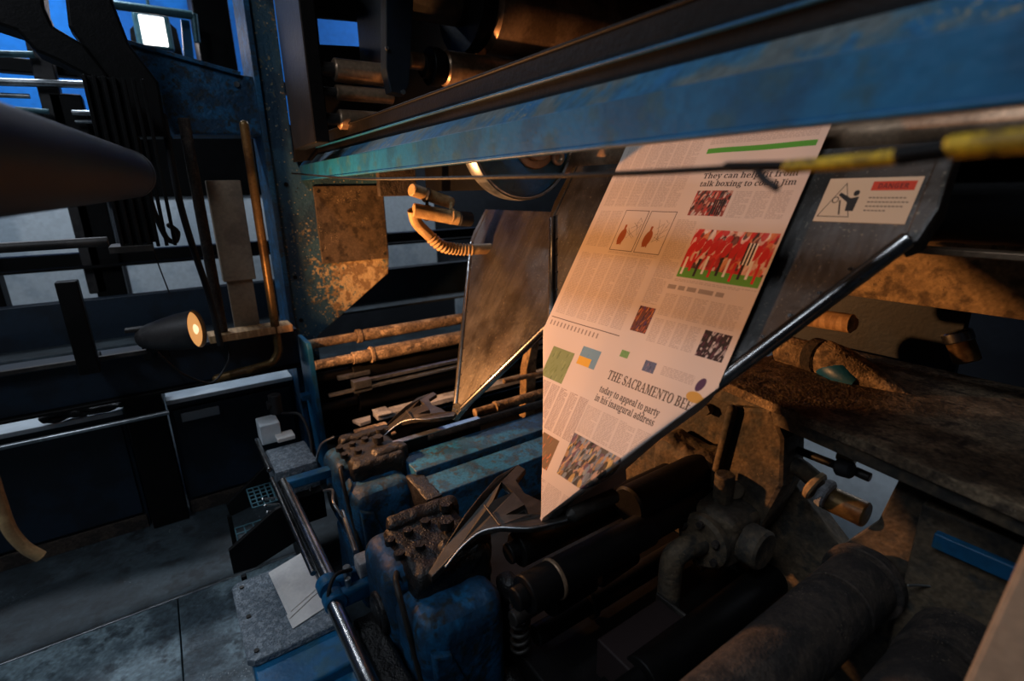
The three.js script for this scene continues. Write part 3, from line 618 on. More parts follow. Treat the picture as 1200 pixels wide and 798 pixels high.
const cab = (x0, x1, label) => thing('aisle_cabinet', label, 'cabinet', [
  ['body', box(x0, x1, FL, -1.09, -3.75, -3.22, 0.006), M.navy],
  ['door', box(x0 + 0.02, x1 - 0.02, FL + 0.1, -1.13, -3.222, -3.2, 0.004), M.navy],
  ['kick_plate', box(x0 + 0.01, x1 - 0.01, FL, FL + 0.08, -3.222, -3.205, 0.003), M.dustDark],
  ['top_board', box(x0, x1, -1.09, -1.065, -3.9, -3.19, 0.004), M.palePanel, { label: 'pale worktop on the cabinet' }],
], 'navy cabinets beyond the aisle');
cab(-1.75, -0.31, 'long navy cabinet with rag heap on its pale top beyond the aisle');
const c2 = cab(-0.12, 0.53, 'navy cabinet with small grey name plate on its door beside the pillar');
solo('name_plate', 'small grey name plate on the navy cabinet door', 'plate', [box(-.065, .12, -1.205, -1.155, -3.199, -3.19, 0.002)], plain(0x99a2a8, 0.5));
solo('aisle_column', 'dark steel column standing between the two navy cabinets', 'column', [box(-0.3, -0.13, FL, -0.93, -3.3, -3.16, 0.006), box(-0.32, -0.11, -0.95, -0.91, -3.32, -3.14, 0.004)], M.black);
solo('rag_heap', 'heap of dirty rags and wire on the long cabinet top', 'rags', [0, 1, 2, 3, 4].map((i) => pipe(Array.from({ length: 7 }, (_, k) => [-0.62 + k * 0.05 + 0.02 * rnd(), -1.05 + 0.02 * rnd() + 0.008 * i, -3.22 + 0.05 * rnd() + 0.01 * i]), 0.012 + 0.006 * rnd(), 30, 7)), M.grease);
for (const [i, [y0, y1, z, m, lab]] of [[-0.42, -0.34, -4.3, 'black', 'black horizontal girder across the pale windows beyond the aisle'], [-0.86, -0.6, -4.0, 'navy', 'deep navy horizontal girder under the pale windows beyond the aisle']].entries())
  thing('far_girder', lab, 'girder', [['web', box(-2.2, 2.6, y0, y1, z - 0.1, z, 0.004), M[m]], ['ledge', box(-2.2, 2.6, y0 - 0.012, y0 + 0.006, z - 0.02, z + 0.1 + i * 0.12, 0.003), i ? M.floor : M.black]]);
// pale windows / boards in the wall far behind
for (const [a, b, lab] of [[[-2.6, -0.5], [-1.15, 0.0], 'pale board wide on the back wall left of the black post'], [[-0.3, 1.5], [-1.15, 0.0], 'pale board on the back wall behind the hanging cables'], [[2.25, 3.05], [-1.0, 0.0], 'pale board on the back wall behind the cream hose'], [[3.3, 3.75], [-1.75, -0.95], 'pale notice board low on the back wall beside the far former']])
  thing('wall_board', lab, 'wall board', [['board', box(a[0], a[1], b[0], b[1], -6.318, -6.28, 0.004), M.palePanel], ['frame', [box(a[0] - 0.05, a[1] + 0.05, b[1], b[1] + 0.05, -6.318, -6.26), box(a[0] - 0.05, a[1] + 0.05, b[0] - 0.05, b[0], -6.318, -6.26)], M.wallDark]]);
// pipes and rails of the unit beyond, in front of the blue wall
const farPipes = [[0.035, 'alu', 'bright long pipe before the blue wall'], [0.022, 'alu', 'short bright pipe under the long pipe'], [0.03, 'teal', 'teal pipe near the top of the blue wall'], [0.025, 'teal', 'short teal pipe end left of the grey upright'], [0.025, 'alu', 'dull pipe right of the grey upright'], [0.018, 'alu', 'thin pipe lowest right of the grey upright']];
for (const [i, spec] of [[[-.779, .619, -4.2], [-.141, .651, -4.2]], [[-.728, .557, -4.2], [-.464, .564, -4.2]], [[-.681, .762, -4.2], [-.399, .785, -4.2]], [[-.542, .491, -4.2], [-.395, .487, -4.2]], [[-.294, .488, -4.2], [-.114, .494, -4.2]], [[-.288, .439, -4.2], [-.127, .445, -4.2]]].entries())
  solo('far_pipe', farPipes[i][2], 'pipe', [rod(spec[0], spec[1], farPipes[i][0] * 0.6, 16)], M[farPipes[i][1]], 'pipes of the unit beyond the aisle');
thing('press_stand', 'black upright frame of the press unit beyond the aisle', 'frame', [
  ['upright', box(-.43, -.328, -0.6, 0.95, -4.4, -4.25, 0.01), M.shadeGrey],
  ['upright', box(-.39, -.231, FL, 0.6, -4.4, -4.25, 0.01), M.black],
  ['upright', box(-.968, -.83, FL, 0.6, -4.4, -4.25, 0.01), M.black],
  ['upright', box(-.129, .022, 0.3, 0.86, -4.4, -4.2, 0.01), M.black],
  ['cross_bar', box(-2.2, 1.4, 0.0, 0.5, -4.5, -4.35, 0.01), M.black],
  ['cross_bar', box(-2.2, 1.4, 0.72, 0.8, -4.5, -4.4, 0.01), M.black],
]);
thing('cast_bracket', 'black cast bracket arms crossing before the blue wall above the dark roll', 'bracket', [
  ['arm', prism([[-.376, .76, -2.7], [-.181, .797, -2.7], [-.194, .667, -2.7], [-.183, .608, -2.7], [-.104, .557, -2.7], [-.055, .468, -2.7], [-.043, .391, -2.7], [-.102, .44, -2.7], [-.188, .49, -2.7], [-.249, .517, -2.7], [-.287, .578, -2.7], [-.41, .613, -2.7]], [0, 0, -0.16], 0.01), M.black],
  ['arm', prism([[-.118, .815, -2.72], [.027, .842, -2.72], [.015, .727, -2.72], [.041, .578, -2.72], [.114, .45, -2.72], [.107, .241, -2.72], [-.09, .234, -2.72], [-.066, .471, -2.72], [-.139, .619, -2.72]], [0, 0, -0.14], 0.01), M.black],
]);
thing('blue_window_frame', 'teal edged open frame around the small square lamp on the blue wall', 'frame', [
  ['top_bar', rod([.003, 1.202, -4.6], [.471, 1.207, -4.6], 0.028, 14), M.teal],
  ['side_bar', rod([.478, 1.219, -4.6], [.469, 1.038, -4.6], 0.022, 14), M.teal],
  ['side_panel', prism([[.403, 1.201, -4.7], [.455, 1.198, -4.7], [.442, .935, -4.7], [.379, .939, -4.7]], [0, 0, -0.05]), M.blue],
  ['dark_arch', prism([[.102, 1.258, -5.4], [.169, 1.326, -5.4], [.375, 1.343, -5.4], [.42, 1.301, -5.4], [.434, 1.066, -5.4], [.088, 1.125, -5.4]], [0, 0, -0.06]), M.black],
]);
solo('far_cabinet', 'dark equipment cabinet beneath the navy cross beam above right of the lamp window', 'cabinet', [box(.496, .739, 0.6, 1.5, -5.1, -4.8, 0.01)], M.black);
// big dark roll close to the camera, ribbed duct behind it
thing('dark_roll', 'large dark roll close by with a worn end ring in the upper left', 'roll', [
  ['roll', stepped([-0.238, 0.046, -0.48], [0.108, 0.0175, -1], [[1.72, 0.08]], 40), M.rollSkin],
  ['end_ring', stepped([-0.0535, 0.0759, -2.19], [0.108, 0.0175, -1], [[0.06, 0.0815], [0.05, 0.07]], 40), M.darkSteel],
]);
thing('ribbed_duct', 'black ribbed vertical duct hanging behind the dark roll', 'duct', [
  ['core', box(-.119, -.002, -.174, 0.42, -2.64, -2.52, 0.004), M.black],
  ...Array.from({ length: 7 }, (_, i) => ['rib', box(-.124 + i * 0.0285, -.124 + i * 0.0285 + 0.013, -.191, 0.42, -2.53, -2.5, 0.003), M.black]),
  ['bottom_rim', box(-.162, -.02, -.207, -.181, -2.66, -2.49, 0.003), M.darkSteel],
]);
// service pipes in front of the pillar
solo('brass_pipe', 'long brass coloured pipe beside the pillar bending back at the bottom', 'pipe', [pipe([[0.42, 0.31, -2.8], [0.42, 0.1, -2.8], [0.42, -0.2, -2.8], [0.42, -0.72, -2.8], [0.415, -0.79, -2.8], [0.385, -0.835, -2.8], [0.33, -0.85, -2.8], [0.12, -0.87, -2.8]], 0.021, 90, 14, 0.3)], M.brass);
solo('dark_pipe', 'dark vertical pipe standing on the tray left of the brass pipe', 'pipe', [rod([0.185, -0.648, -2.84], [0.185, 0.33, -2.84], 0.024, 16)], M.dustDark);
solo('service_box', 'beige upright service box between the dark pipe and the brass pipe', 'panel', [box(0.235, 0.385, -0.42, 0.07, -2.99, -2.93, 0.005), box(0.25, 0.37, -0.7, -0.4, -2.97, -2.95, 0.004)], M.beige);
solo('hanging_cable', 'thick black hanging cable with looped hook end', 'cable', [pipe([[0.0, 0.3, -2.8], [0.0, 0.1, -2.75], [0.005, -0.05, -2.7], [0.03, -0.17, -2.7], [0.06, -0.19, -2.7], [0.075, -0.15, -2.7], [0.05, -0.12, -2.7]], 0.011, 60, 8)], M.rubber);
solo('hanging_cable', 'thick black hanging cable passing beside the beige panel', 'cable', [pipe([[0.11, 0.33, -2.8], [0.105, 0.0, -2.72], [0.12, -0.2, -2.72], [0.15, -0.45, -2.72], [0.16, -0.69, -2.76]], 0.014, 60, 8)], M.rubber);
solo('hanging_cable', 'thin black wire dangling over the pale windows', 'cable', [pipe([[-0.03, 0.3, -2.62], [-0.035, -0.05, -2.62], [-0.02, -0.25, -2.62], [0.0, -0.4, -2.62]], 0.003, 40, 6)], M.rubber);
solo('yellow_strap', 'curved tan strap hanging at the side of the aisle', 'strap', [(() => {
  const c = new THREE.CatmullRomCurve3([[-.401, -.597, -1.5], [-.402, -.663, -1.5], [-.4, -.736, -1.5], [-.385, -.79, -1.5], [-.365, -.824, -1.5]].map(V)); const g = new THREE.TubeGeometry(c, 30, 0.014, 8); g.scale(1, 1, 1); return g; })()], M.hose);

// ------------------------------------------------------------------ air cylinder and corrugated hose
thing('air_cylinder', 'cream air cylinder pair in clamps beside the bare former', 'air cylinder', [
  ['barrel', rod([1.028, .01, -2.35], [1.263, -.059, -2.4], 0.03, 20), M.hose],
  ['barrel', rod([1.029, -.084, -2.35], [1.249, -.132, -2.3], 0.034, 20), M.hose],
  ['clamp', [rod([1.095, -.098, -2.35], [1.113, -.103, -2.35], 0.039, 20), rod([1.097, -.014, -2.35], [1.11, -.019, -2.35], 0.036, 20), rod([1.105, -.022, -2.35], [1.104, -.094, -2.35], 0.009, 8)], M.darkSteel],
  ['clamp', [rod([1.203, -.118, -2.31], [1.222, -.122, -2.31], 0.039, 20), rod([1.237, -.058, -2.35], [1.208, -.114, -2.31], 0.009, 8)], M.hose],
  ['end_cap', rod([1.244, -.131, -2.3], [1.317, -.139, -2.3], 0.036, 20), M.rubber],
]);
solo('corrugated_hose', 'cream corrugated hose curving down from the air cylinder to the former', 'hose', [(() => {
  const c = new THREE.CatmullRomCurve3([[1.034, -.084, -2.36], [1.056, -.142, -2.38], [1.12, -.211, -2.38], [1.182, -.266, -2.38], [1.269, -.29, -2.38], [1.386, -.298, -2.36], [1.547, -.301, -2.36]].map(V));
  const g = new THREE.TubeGeometry(c, 220, 0.028, 14), p = g.attributes.position, n = g.attributes.normal;
  for (let i = 0; i < p.count; i++) { const k = Math.floor(i / 15), w = (k > 60 && k < 150) ? 0.0045 * Math.sin(k * 0.9) : 0; p.setXYZ(i, p.getX(i) + n.getX(i) * w, p.getY(i) + n.getY(i) * w, p.getZ(i) + n.getZ(i) * w); }
  g.computeVertexNormals(); return g; })()], M.hose);

// ------------------------------------------------------------------ upper rollers behind the beam
const UR = 'upper web rollers';
thing('upper_roller', 'largest polished steel roller at the top with dark end collar', 'roller', [
  ['drum', rodX(1.42, 3.2, 0.83, -2.35, 0.21, 48), M.brownSteel],
  ['end_collar', stepped([1.3, 0.83, -2.35], [1, 0, 0], [[0.03, 0.1], [0.05, 0.215], [0.04, 0.2]], 40), M.black],
  ['journal', rodX(1.035, 1.31, 0.83, -2.35, 0.1, 28), M.darkSteel],
], UR);
thing('upper_roller', 'polished roller just under the largest upper roller', 'roller', [
  ['drum', rodX(1.2, 3.0, 0.535, -2.3, 0.075, 36), M.brownSteel],
  ['end_collar', stepped([1.1, 0.535, -2.3], [1, 0, 0], [[0.03, 0.05], [0.05, 0.079], [0.02, 0.07]], 32), M.black],
  ['journal', rodX(1.035, 1.11, 0.55, -2.3, 0.035, 20), M.brownSteel],
], UR);
for (const [y, r, lab] of [[0.49, 0.045, 'thin bronze roller highest of three left of the dark hanger plate'], [0.405, 0.03, 'thin bronze roller in the middle of three left of the dark hanger plate'], [0.3, 0.04, 'thin bronze roller lowest of three left of the dark hanger plate']])
  thing('idler_roller', lab, 'roller', [['drum', rodX(0.72, 0.97, y, -2.35, r, 28), M.brownSteel], ['journal', rodX(0.662, 0.73, y, -2.35, r * 0.6, 16), M.darkSteel]], 'idler rollers');
thing('hanger_plate', 'dark speckled blue hanger plate left of the upper rollers', 'plate', [
  ['plate', prism([[.916, .791, -2.2], [1.041, .813, -2.2], [.989, .437, -2.2], [.962, .389, -2.2], [.902, .397, -2.2], [.888, .485, -2.2]], [0, 0, -0.06], 0.005), M.navy],
  ['bolt', hexBolt([.955, .401, -2.2], [0, 0, 1], 0.01, 0.01), M.alu],
  ['bolt', hexBolt([.898, .558, -2.2], [0, 0, 1], 0.008, 0.01), M.alu],
]);
thing('bearing_stand', 'black bearing frame holding the ends of the upper rollers', 'frame', [
  ['side_plate', box(0.98, 1.03, 0.45, 1.22, -2.75, -2.3, 0.006), M.black],
  ['side_plate', box(0.6, 0.66, 0.2, 1.22, -2.7, -2.3, 0.006), M.black],
  ['back_plate', prism([[.739, .981, -2.85], [2.646, 1.23, -2.85], [2.678, .404, -2.85], [.63, .153, -2.85]], [0, 0, -0.03], 0.003, [[[.823, .819, -2.85], [1.115, .838, -2.85], [1.095, .722, -2.85], [.821, .701, -2.85]], [[.875, .523, -2.85], [.998, .529, -2.85], [.995, .497, -2.85], [.871, .487, -2.85]]]), M.black],
]);
thing('overhead_machinery', 'dark overhead press deck above the upper rollers', 'deck', [
  ['deck', box(0.3, 3.4, 1.22, 1.3, -3.0, -0.2, 0.01), M.black],
  ['deck_rib', box(0.3, 3.4, 1.12, 1.22, -1.9, -1.84, 0.004), M.black],
]);

// ------------------------------------------------------------------ roller bank beyond the bare former
thing('roller_side_plate', 'bright blue side plate holding the dusty tubes beside the pillar', 'side plate', [
  ['plate', slab('x', 0.545, 0.57, [[-0.752, -2.94], [-0.752, -2.74], [-0.78, -2.72], [-1.5, -2.66], [-1.5, -2.86], [-1.1, -2.94]], 0.004), M.blue],
  ['tab', box(0.5, 0.546, -1.09, -1.06, -2.86, -2.8, 0.003), M.blue],
]);
const RB = 'rollers and bars of the bank beyond the bare former';
thing('dusty_tube', 'dust coated tube topmost of the roller bank', 'tube', [['tube', stepped([0.57, -0.79, -2.84], [1, 0, 0], [[0.27, 0.026], [0.03, 0.04], [2.3, 0.034]]), M.dust]], RB);
thing('dusty_tube', 'dust coated stepped tube second from the top of the roller bank', 'tube', [['tube', stepped([0.57, -0.875, -2.72], [1, 0, 0], [[0.2, 0.026], [0.1, 0.034], [0.02, 0.046], [2.3, 0.04]]), M.dust]], RB);
thing('ink_roller', 'dark roller below the two dusty tubes', 'roller', [['drum', stepped([0.57, -0.97, -2.78], [1, 0, 0], [[0.2, 0.03], [2.4, 0.055]]), M.black]], RB);
thing('rail_bar', 'pair of dull silver bars across the roller bank', 'bar', [
  ['bar', box(0.74, 2.6, -1.0, -0.982, -2.66, -2.63, 0.003), M.alu], ['bar', box(0.6, 2.6, -1.03, -1.015, -2.64, -2.61, 0.003), M.alu], ['clamp', box(0.73, 0.83, -1.04, -0.975, -2.66, -2.61, 0.003), M.alu]], RB);
solo('rail_bar', 'short dull silver bar left over the pair of silver bars', 'bar', [box(0.68, 0.86, -0.985, -0.962, -2.74, -2.71, 0.003)], M.alu, RB);
thing('ink_roller', 'dark roller above the pale dusty plank', 'roller', [['drum', stepped([0.57, -1.13, -2.72], [1, 0, 0], [[0.2, 0.03], [2.4, 0.06]]), M.black]], RB);
thing('dusty_plank', 'pale dust covered flat plank across the roller bank', 'plank', [['plank', box(0.82, 2.6, -1.2, -1.17, -2.62, -2.54, 0.004), M.whiteDusty], ['clip', box(0.82, 0.9, -1.172, -1.162, -2.63, -2.53, 0.003), M.whiteDusty], ['end_wedge', slab('y', -1.2, -1.18, [[0.7, -2.6], [0.8, -2.6], [0.78, -2.54], [0.72, -2.53]], 0.003), M.whiteDusty]], RB);
thing('bearing_box', 'square dusty bearing box left of the far nose arm', 'box', [
  ['box', box(.668, .817, -1.4, -1.18, -2.44, -2.3, 0.006), M.darkSteel],
  ['lid', box(.668 - 0.01, .817 + 0.01, -1.18, -1.168, -2.45, -2.29, 0.003), M.dust],
  ['post', rod([0.71, -1.5, -2.28], [0.71, -1.17, -2.28], 0.012, 12), M.alu],
]);
thing('floor_of_bank', 'black drip tray under the roller bank', 'tray', [['tray', box(0.57, 3.0, -1.5, -1.42, -2.95, -2.2, 0.006), M.black], ['back', box(0.57, 3.0, -1.42, -0.95, -2.99, -2.95, 0.004), M.black]]);
// bars between the formers
solo('dusty_bar', 'thin dusty bar upper of the three bars between the formers', 'bar', [rod([1.423, -1.003, -2.2], [2.587, -1.052, -2.2], 0.014, 14)], M.dust, 'bars between the formers');
solo('dusty_bar', 'thick rusty bar in the middle of the three bars between the formers', 'bar', [stepped([1.177, -1.087, -2.1], [1, 0, 0], [[0.12, 0.022], [0.02, 0.03], [1.2, 0.026]])], M.dust, 'bars between the formers');
solo('dusty_bar', 'long dark bar lowest of the three bars between the formers', 'bar', [rod([.864, -1.086, -2], [2.364, -1.103, -2], 0.02, 14)], M.dustDark, 'bars between the formers');
thing('cream_bracket', 'cream upright bracket standing behind the bars between the formers', 'bracket', [['bracket', slab('z', -2.32, -2.26, [[1.606, -1.3], [1.68, -1.3], [1.694, -0.95], [1.745, -0.7], [1.701, -0.7], [1.619, -1.0]], 0.004), M.cream]]);
// blue stepped beam
thing('stepped_beam', 'long stepped blue beam between the two nose arms', 'beam', [
  ['rear_step', box(0.72, 2.3, -1.35, -1.12, -1.97, -1.8, 0.006), M.castBlue],
  ['front_step', box(0.73, 2.3, -1.4, -1.145, -1.785, -1.63, 0.006), M.castBlue],
  ['front_face', box(0.74, 2.3, -1.6, -1.4, -1.7, -1.63, 0.006), M.castBlue],
  ['end_bracket', lumpy(softBox(0.68, 0.76, -1.42, -1.14, -1.84, -1.62, 0.02), 0.006), M.grease],
]);
thing('slotted_plate', 'black upright plate with bright top edge behind the blue stepped beam', 'plate', [
  ['plate', box(.704, 1.147, -1.3, -1.066 - 0.006, -2.02, -1.99, 0.003), M.black],
  ['top_edge', box(.704, 1.147, -1.066 - 0.006, -1.066, -2.022, -1.988, 0.002), M.alu],
]);
// ------------------------------------------------------------------ blue bearing housings
function housing(d, label, far) {
  const s = (x, y, z) => [x + d[0], y + d[1], z + d[2]];
  const bolts = []; for (const [x, z] of [[0.4, -1.24], [0.46, -1.25], [0.52, -1.26], [0.4, -1.17], [0.46, -1.17]]) bolts.push(['bolt', hexBolt(s(x, -0.972, z), [0, 1, 0], 0.016, 0.018), M.grease]);
  const sb = (a, b, c, e, f, g, r) => softBox(a + d[0], b + d[0], c + d[1], e + d[1], f + d[2], g + d[2], r, 8);
  return thing('bearing_housing', label, 'bearing housing', [
    ['body', lumpy(sb(0.36, 0.62, -1.62, -1.04, -1.32, -0.95, 0.06), 0.007, 16), M.castBlue],
    ['shoulder', lumpy(sb(0.345, 0.5, -1.3, -0.99, -1.36, -1.12, 0.05), 0.006, 16), M.castBlue],
    ['cap', lumpy(sb(0.4, 0.64, -1.12, -0.97, -1.33, -1.06, 0.03), 0.005, 44), M.grease, { label: 'black greasy bearing cap' }],
    ['bore_ring', [(() => { const g = new THREE.TorusGeometry(0.05, 0.014, 10, 28); g.rotateY(Math.PI / 2); g.translate(...s(0.345, -1.17, -1.22)); return g; })(), rod(s(0.33, -1.17, -1.22), s(0.37, -1.17, -1.22), 0.04, 24)], M.grease],
    ['cap_rib', lumpy(sb(0.5, 0.66, -1.06, -0.955, -1.16, -1.09, 0.025), 0.005, 40), M.grease],
    ['cap_rib', lumpy(sb(0.42, 0.66, -1.02, -0.95, -1.35, -1.29, 0.022), 0.005, 40), M.grease],
    ['oil_pipe', pipe([s(0.38, -1.0, -1.15), s(0.36, -0.985, -1.1), s(0.355, -1.05, -1.04), s(0.37, -1.3, -0.96), s(0.4, -1.5, -0.94)], 0.008, 40, 8), M.darkSteel],
    ['side_cover', lumpy(sb(0.35, 0.38, -1.55, -1.3, -1.25, -1.0, 0.014), 0.003, 20), M.castBlue],
    ['clamp_nut', hexBolt(s(0.56, -0.96, -1.2), [0, 1, 0], 0.024, 0.026), M.grease],
    ['clamp_nut', hexBolt(s(0.6, -0.96, -1.28), [0, 1, 0], 0.02, 0.022), M.grease],
    ['web_rib', slab('z', -0.96 + d[2], -0.93 + d[2], [[0.38 + d[0], -1.1 + d[1]], [0.43 + d[0], -1.12 + d[1]], [0.56 + d[0], -1.5 + d[1]], [0.5 + d[0], -1.62 + d[1]], [0.4 + d[0], -1.62 + d[1]]], 0.008), M.castBlue],
    ...bolts,
  ], 'bearing housings');
}
housing([0, 0, 0], 'large blue bearing housing with greasy black cap below the printed web');
housing([0.09, -0.1, -0.84], 'blue bearing housing with black bolted cap below the bare former');
thing('spring_link', 'greasy link arm with coil spring beside the large blue housing', 'link', [
  ['link', lumpy(softBox(0.655, 0.72, -1.42, -1.1, -1.1, -1.02, 0.03, 8), 0.006), M.grease],
  ['foot', (() => { const g = new THREE.SphereGeometry(0.055, 24, 16); g.scale(1, 1.2, 1); g.translate(0.63, -1.42, -0.98); return lumpy(g, 0.004); })(), M.grease],
  ['spring', (() => { const pts = []; for (let i = 0; i <= 90; i++) { const a = i / 90 * Math.PI * 14; pts.push(new THREE.Vector3(0.66 + 0.025 * Math.cos(a), -1.08 - 0.2 * i / 90, -0.965 + 0.025 * Math.sin(a))); } return new THREE.TubeGeometry(new THREE.CatmullRomCurve3(pts), 240, 0.006, 7); })(), M.darkSteel],
]);
// dark rollers below the nose
const NR = 'dark rollers below the printed web';
thing('nip_roller', 'black nip roller just under the nose of the printed web', 'roller', [['drum', stepped([0.58, -0.985, -0.87], [1, 0, 0], [[0.03, 0.03], [0.45, 0.05], [0.3, 0.042]]), M.black], ['collar', stepped([0.7, -0.985, -0.87], [1, 0, 0], [[0.012, 0.054]]), M.brownSteel]], NR);
thing('nip_roller', 'black nip roller behind the folded sheet', 'roller', [['drum', stepped([0.66, -0.985, -1.02], [1, 0, 0], [[0.03, 0.03], [0.66, 0.05]]), M.black]], NR);
thing('nip_roller', 'thick dark roller reaching from the folded sheet to the brown casting', 'roller', [['drum', rod([1.035, -.93, -.926], [1.531, -.93, -.927], 0.062, 32), M.black]], NR);
solo('nose_guide', 'grey rounded guide bar right beside the tip of the printed web', 'guide bar', [rod([.772, -.841, -.9], [.963, -.844, -.9], 0.021, 20, 0.015)], M.darkSteel);
thing('cutting_roller', 'dark segmented roller low under the nip rollers', 'roller', [
  ['segment', rod([.729, -1.12, -.933], [.895, -1.12, -.938], 0.045, 24), M.black], ['segment', rod([.917, -1.12, -.935], [1.079, -1.12, -.946], 0.045, 24), M.black], ['shaft', rod([.615, -1.12, -.937], [1.312, -1.12, -.958], 0.022, 16), M.darkSteel], ['collar', rod([.886, -1.12, -.935], [.926, -1.12, -.937], 0.035, 20), M.brownSteel]], NR);
thing('cutting_roller', 'long plain dark roller between the segmented roller and the first drum', 'roller', [['drum', stepped([0.72, -1.2, -0.66], [1, 0, 0], [[0.1, 0.03], [0.6, 0.055]]), M.black]], NR);
thing('cutting_roller', 'thin dark rod below the segmented roller', 'roller', [['drum', stepped([0.7, -1.24, -0.95], [1, 0, 0], [[0.2, 0.03], [0.02, 0.045], [0.5, 0.035]]), M.black]], NR);
thing('lower_trough', 'black trough under the lower rollers', 'trough', [['trough', box(0.66, 1.48, -1.7, -1.3, -1.6, -0.75, 0.01), M.black], ['lip', box(0.66, 1.48, -1.34, -1.28, -0.77, -0.73, 0.006), M.black]]);
thing('guard_box', 'dark red faced guard box low beneath the segmented roller', 'box', [['box', box(0.8, 1.05, -1.4, -1.18, -0.8, -0.68, 0.006), plain(0x1c0d0c, 0.7)], ['edge', box(1.05, 1.06, -1.4, -1.17, -0.81, -0.67, 0.003), M.darkSteel]]);

// ------------------------------------------------------------------ operator side: chrome rails, box, control block, stairs
const CR = 'chrome rails beside the blue housings';
thing('chrome_rail', 'chrome rail tube leading from the control block to the blue bracket', 'rail', [['tube', rodZ(0.255, -1.15, -2.1, -1.4, 0.022, 28), M.chrome], ['inner_rod', rodZ(0.225, -1.17, -2.2, -1.5, 0.01, 14), M.chrome]], CR);
thing('chrome_rail', 'chrome rail tube below the second blue bracket beside the grey topped box', 'rail', [['tube', rodZ(0.238, -1.15, -1.33, -0.75, 0.022, 28), M.chrome]], CR);
for (const [z, lab] of [[-1.39, 'blue bracket with chrome rail end below the smaller housing'], [-1.32, 'blue bracket beside the large blue housing holding the near chrome rail']])
  thing('rail_bracket', lab, 'bracket', [['arm', softBox(0.225, 0.42, -1.18, -1.125, z - 0.02, z + 0.015, 0.01), M.blue], ['boss', rodZ(0.245, -1.15, z - 0.024, z + 0.02, 0.034, 20), M.blue]], 'rail brackets');
thing('rail_bracket', 'blue bracket at the far end of the first chrome rail', 'bracket', [['arm', softBox(0.24, 0.44, -1.17, -1.13, -2.1, -2.05, 0.008), M.blue]], 'rail brackets');
thing('valve_cluster', 'small grey valve block with cables between the blue brackets and housing', 'valve block', [
  ['block', softBox(0.33, 0.38, -1.14, -1.08, -1.4, -1.34, 0.008), M.whiteDusty],
  ['fitting', [rod([0.3, -1.13, -1.37], [0.3, -1.09, -1.37], 0.012, 12), rod([0.29, -1.13, -1.33], [0.29, -1.1, -1.33], 0.01, 12), rod([0.345, -1.09, -1.42], [0.36, -1.05, -1.6], 0.008, 10)], M.alu],
  ['cable', pipe([[0.31, -1.1, -1.36], [0.26, -1.08, -1.34], [0.23, -1.12, -1.32], [0.24, -1.2, -1.3]], 0.006, 30, 8), M.rubber],
  ['cable', pipe([[0.36, -1.07, -1.55], [0.34, -1.02, -1.62], [0.37, -1.05, -1.75], [0.36, -1.1, -1.85]], 0.005, 30, 8), M.alu],
]);
thing('grimy_rail_bed', 'grimy grey bed strip between the near chrome rail and the large housing', 'bed', [['bed', lumpy(softBox(0.27, 0.35, -1.4, -1.2, -1.28, -0.8, 0.02, 8), 0.006, 22), M.grease]]);
thing('drive_box', 'blue drive box with grey hammered lid beside the chrome rail', 'box', [
  ['body', box(0.012, 0.27, FL + 0.03, -1.372, -1.83, -1.3, 0.01), M.blue],
  ['lid', slab('y', -1.372, -1.345, [[0.0, -1.82], [0.02, -1.84], [0.27, -1.84], [0.27, -1.445], [0.02, -1.445], [0.0, -1.465]], 0.006), M.hammered, { label: 'grey hammered lid with small bolts', kids: [[0.03, -1.8], [0.03, -1.64], [0.03, -1.48]].map(([x, z]) => ['bolt', hexBolt([x, -1.346, z], [0, 1, 0], 0.008, 0.006), M.darkSteel]) }],
  ['lower_top', box(0.012, 0.27, -1.45, -1.41, -1.45, -1.1, 0.01), M.blue],
  ['inset_panel', box(0.07, 0.13, -1.412, -1.398, -1.4, -1.26, 0.005), M.navy],
  ['bearing_foot', [rodX(-0.1, -0.05, -1.45, -1.37, 0.06, 24), lumpy(softBox(-0.05, 0.02, -1.52, -1.42, -1.46, -1.34, 0.025), 0.004)], M.castBlue],
]);
solo('paper_sheet', 'white folded paper sheets lying on the grey hammered lid', 'paper', (() => {
  const mk = (pts, y, th) => prism(pts.map(([x, z]) => [x, y, z]), [0, th, 0], 0.0004);
  return [mk([[0.135, -1.57], [0.14, -1.5], [0.25, -1.53], [0.26, -1.64]], -1.343, 0.003), mk([[0.122, -1.815], [0.255, -1.86], [0.262, -1.62], [0.14, -1.545]], -1.339, 0.003), mk([[0.135, -1.8], [0.25, -1.84], [0.256, -1.63], [0.15, -1.57]], -1.335, 0.002)];
})(), M.paperWhite);
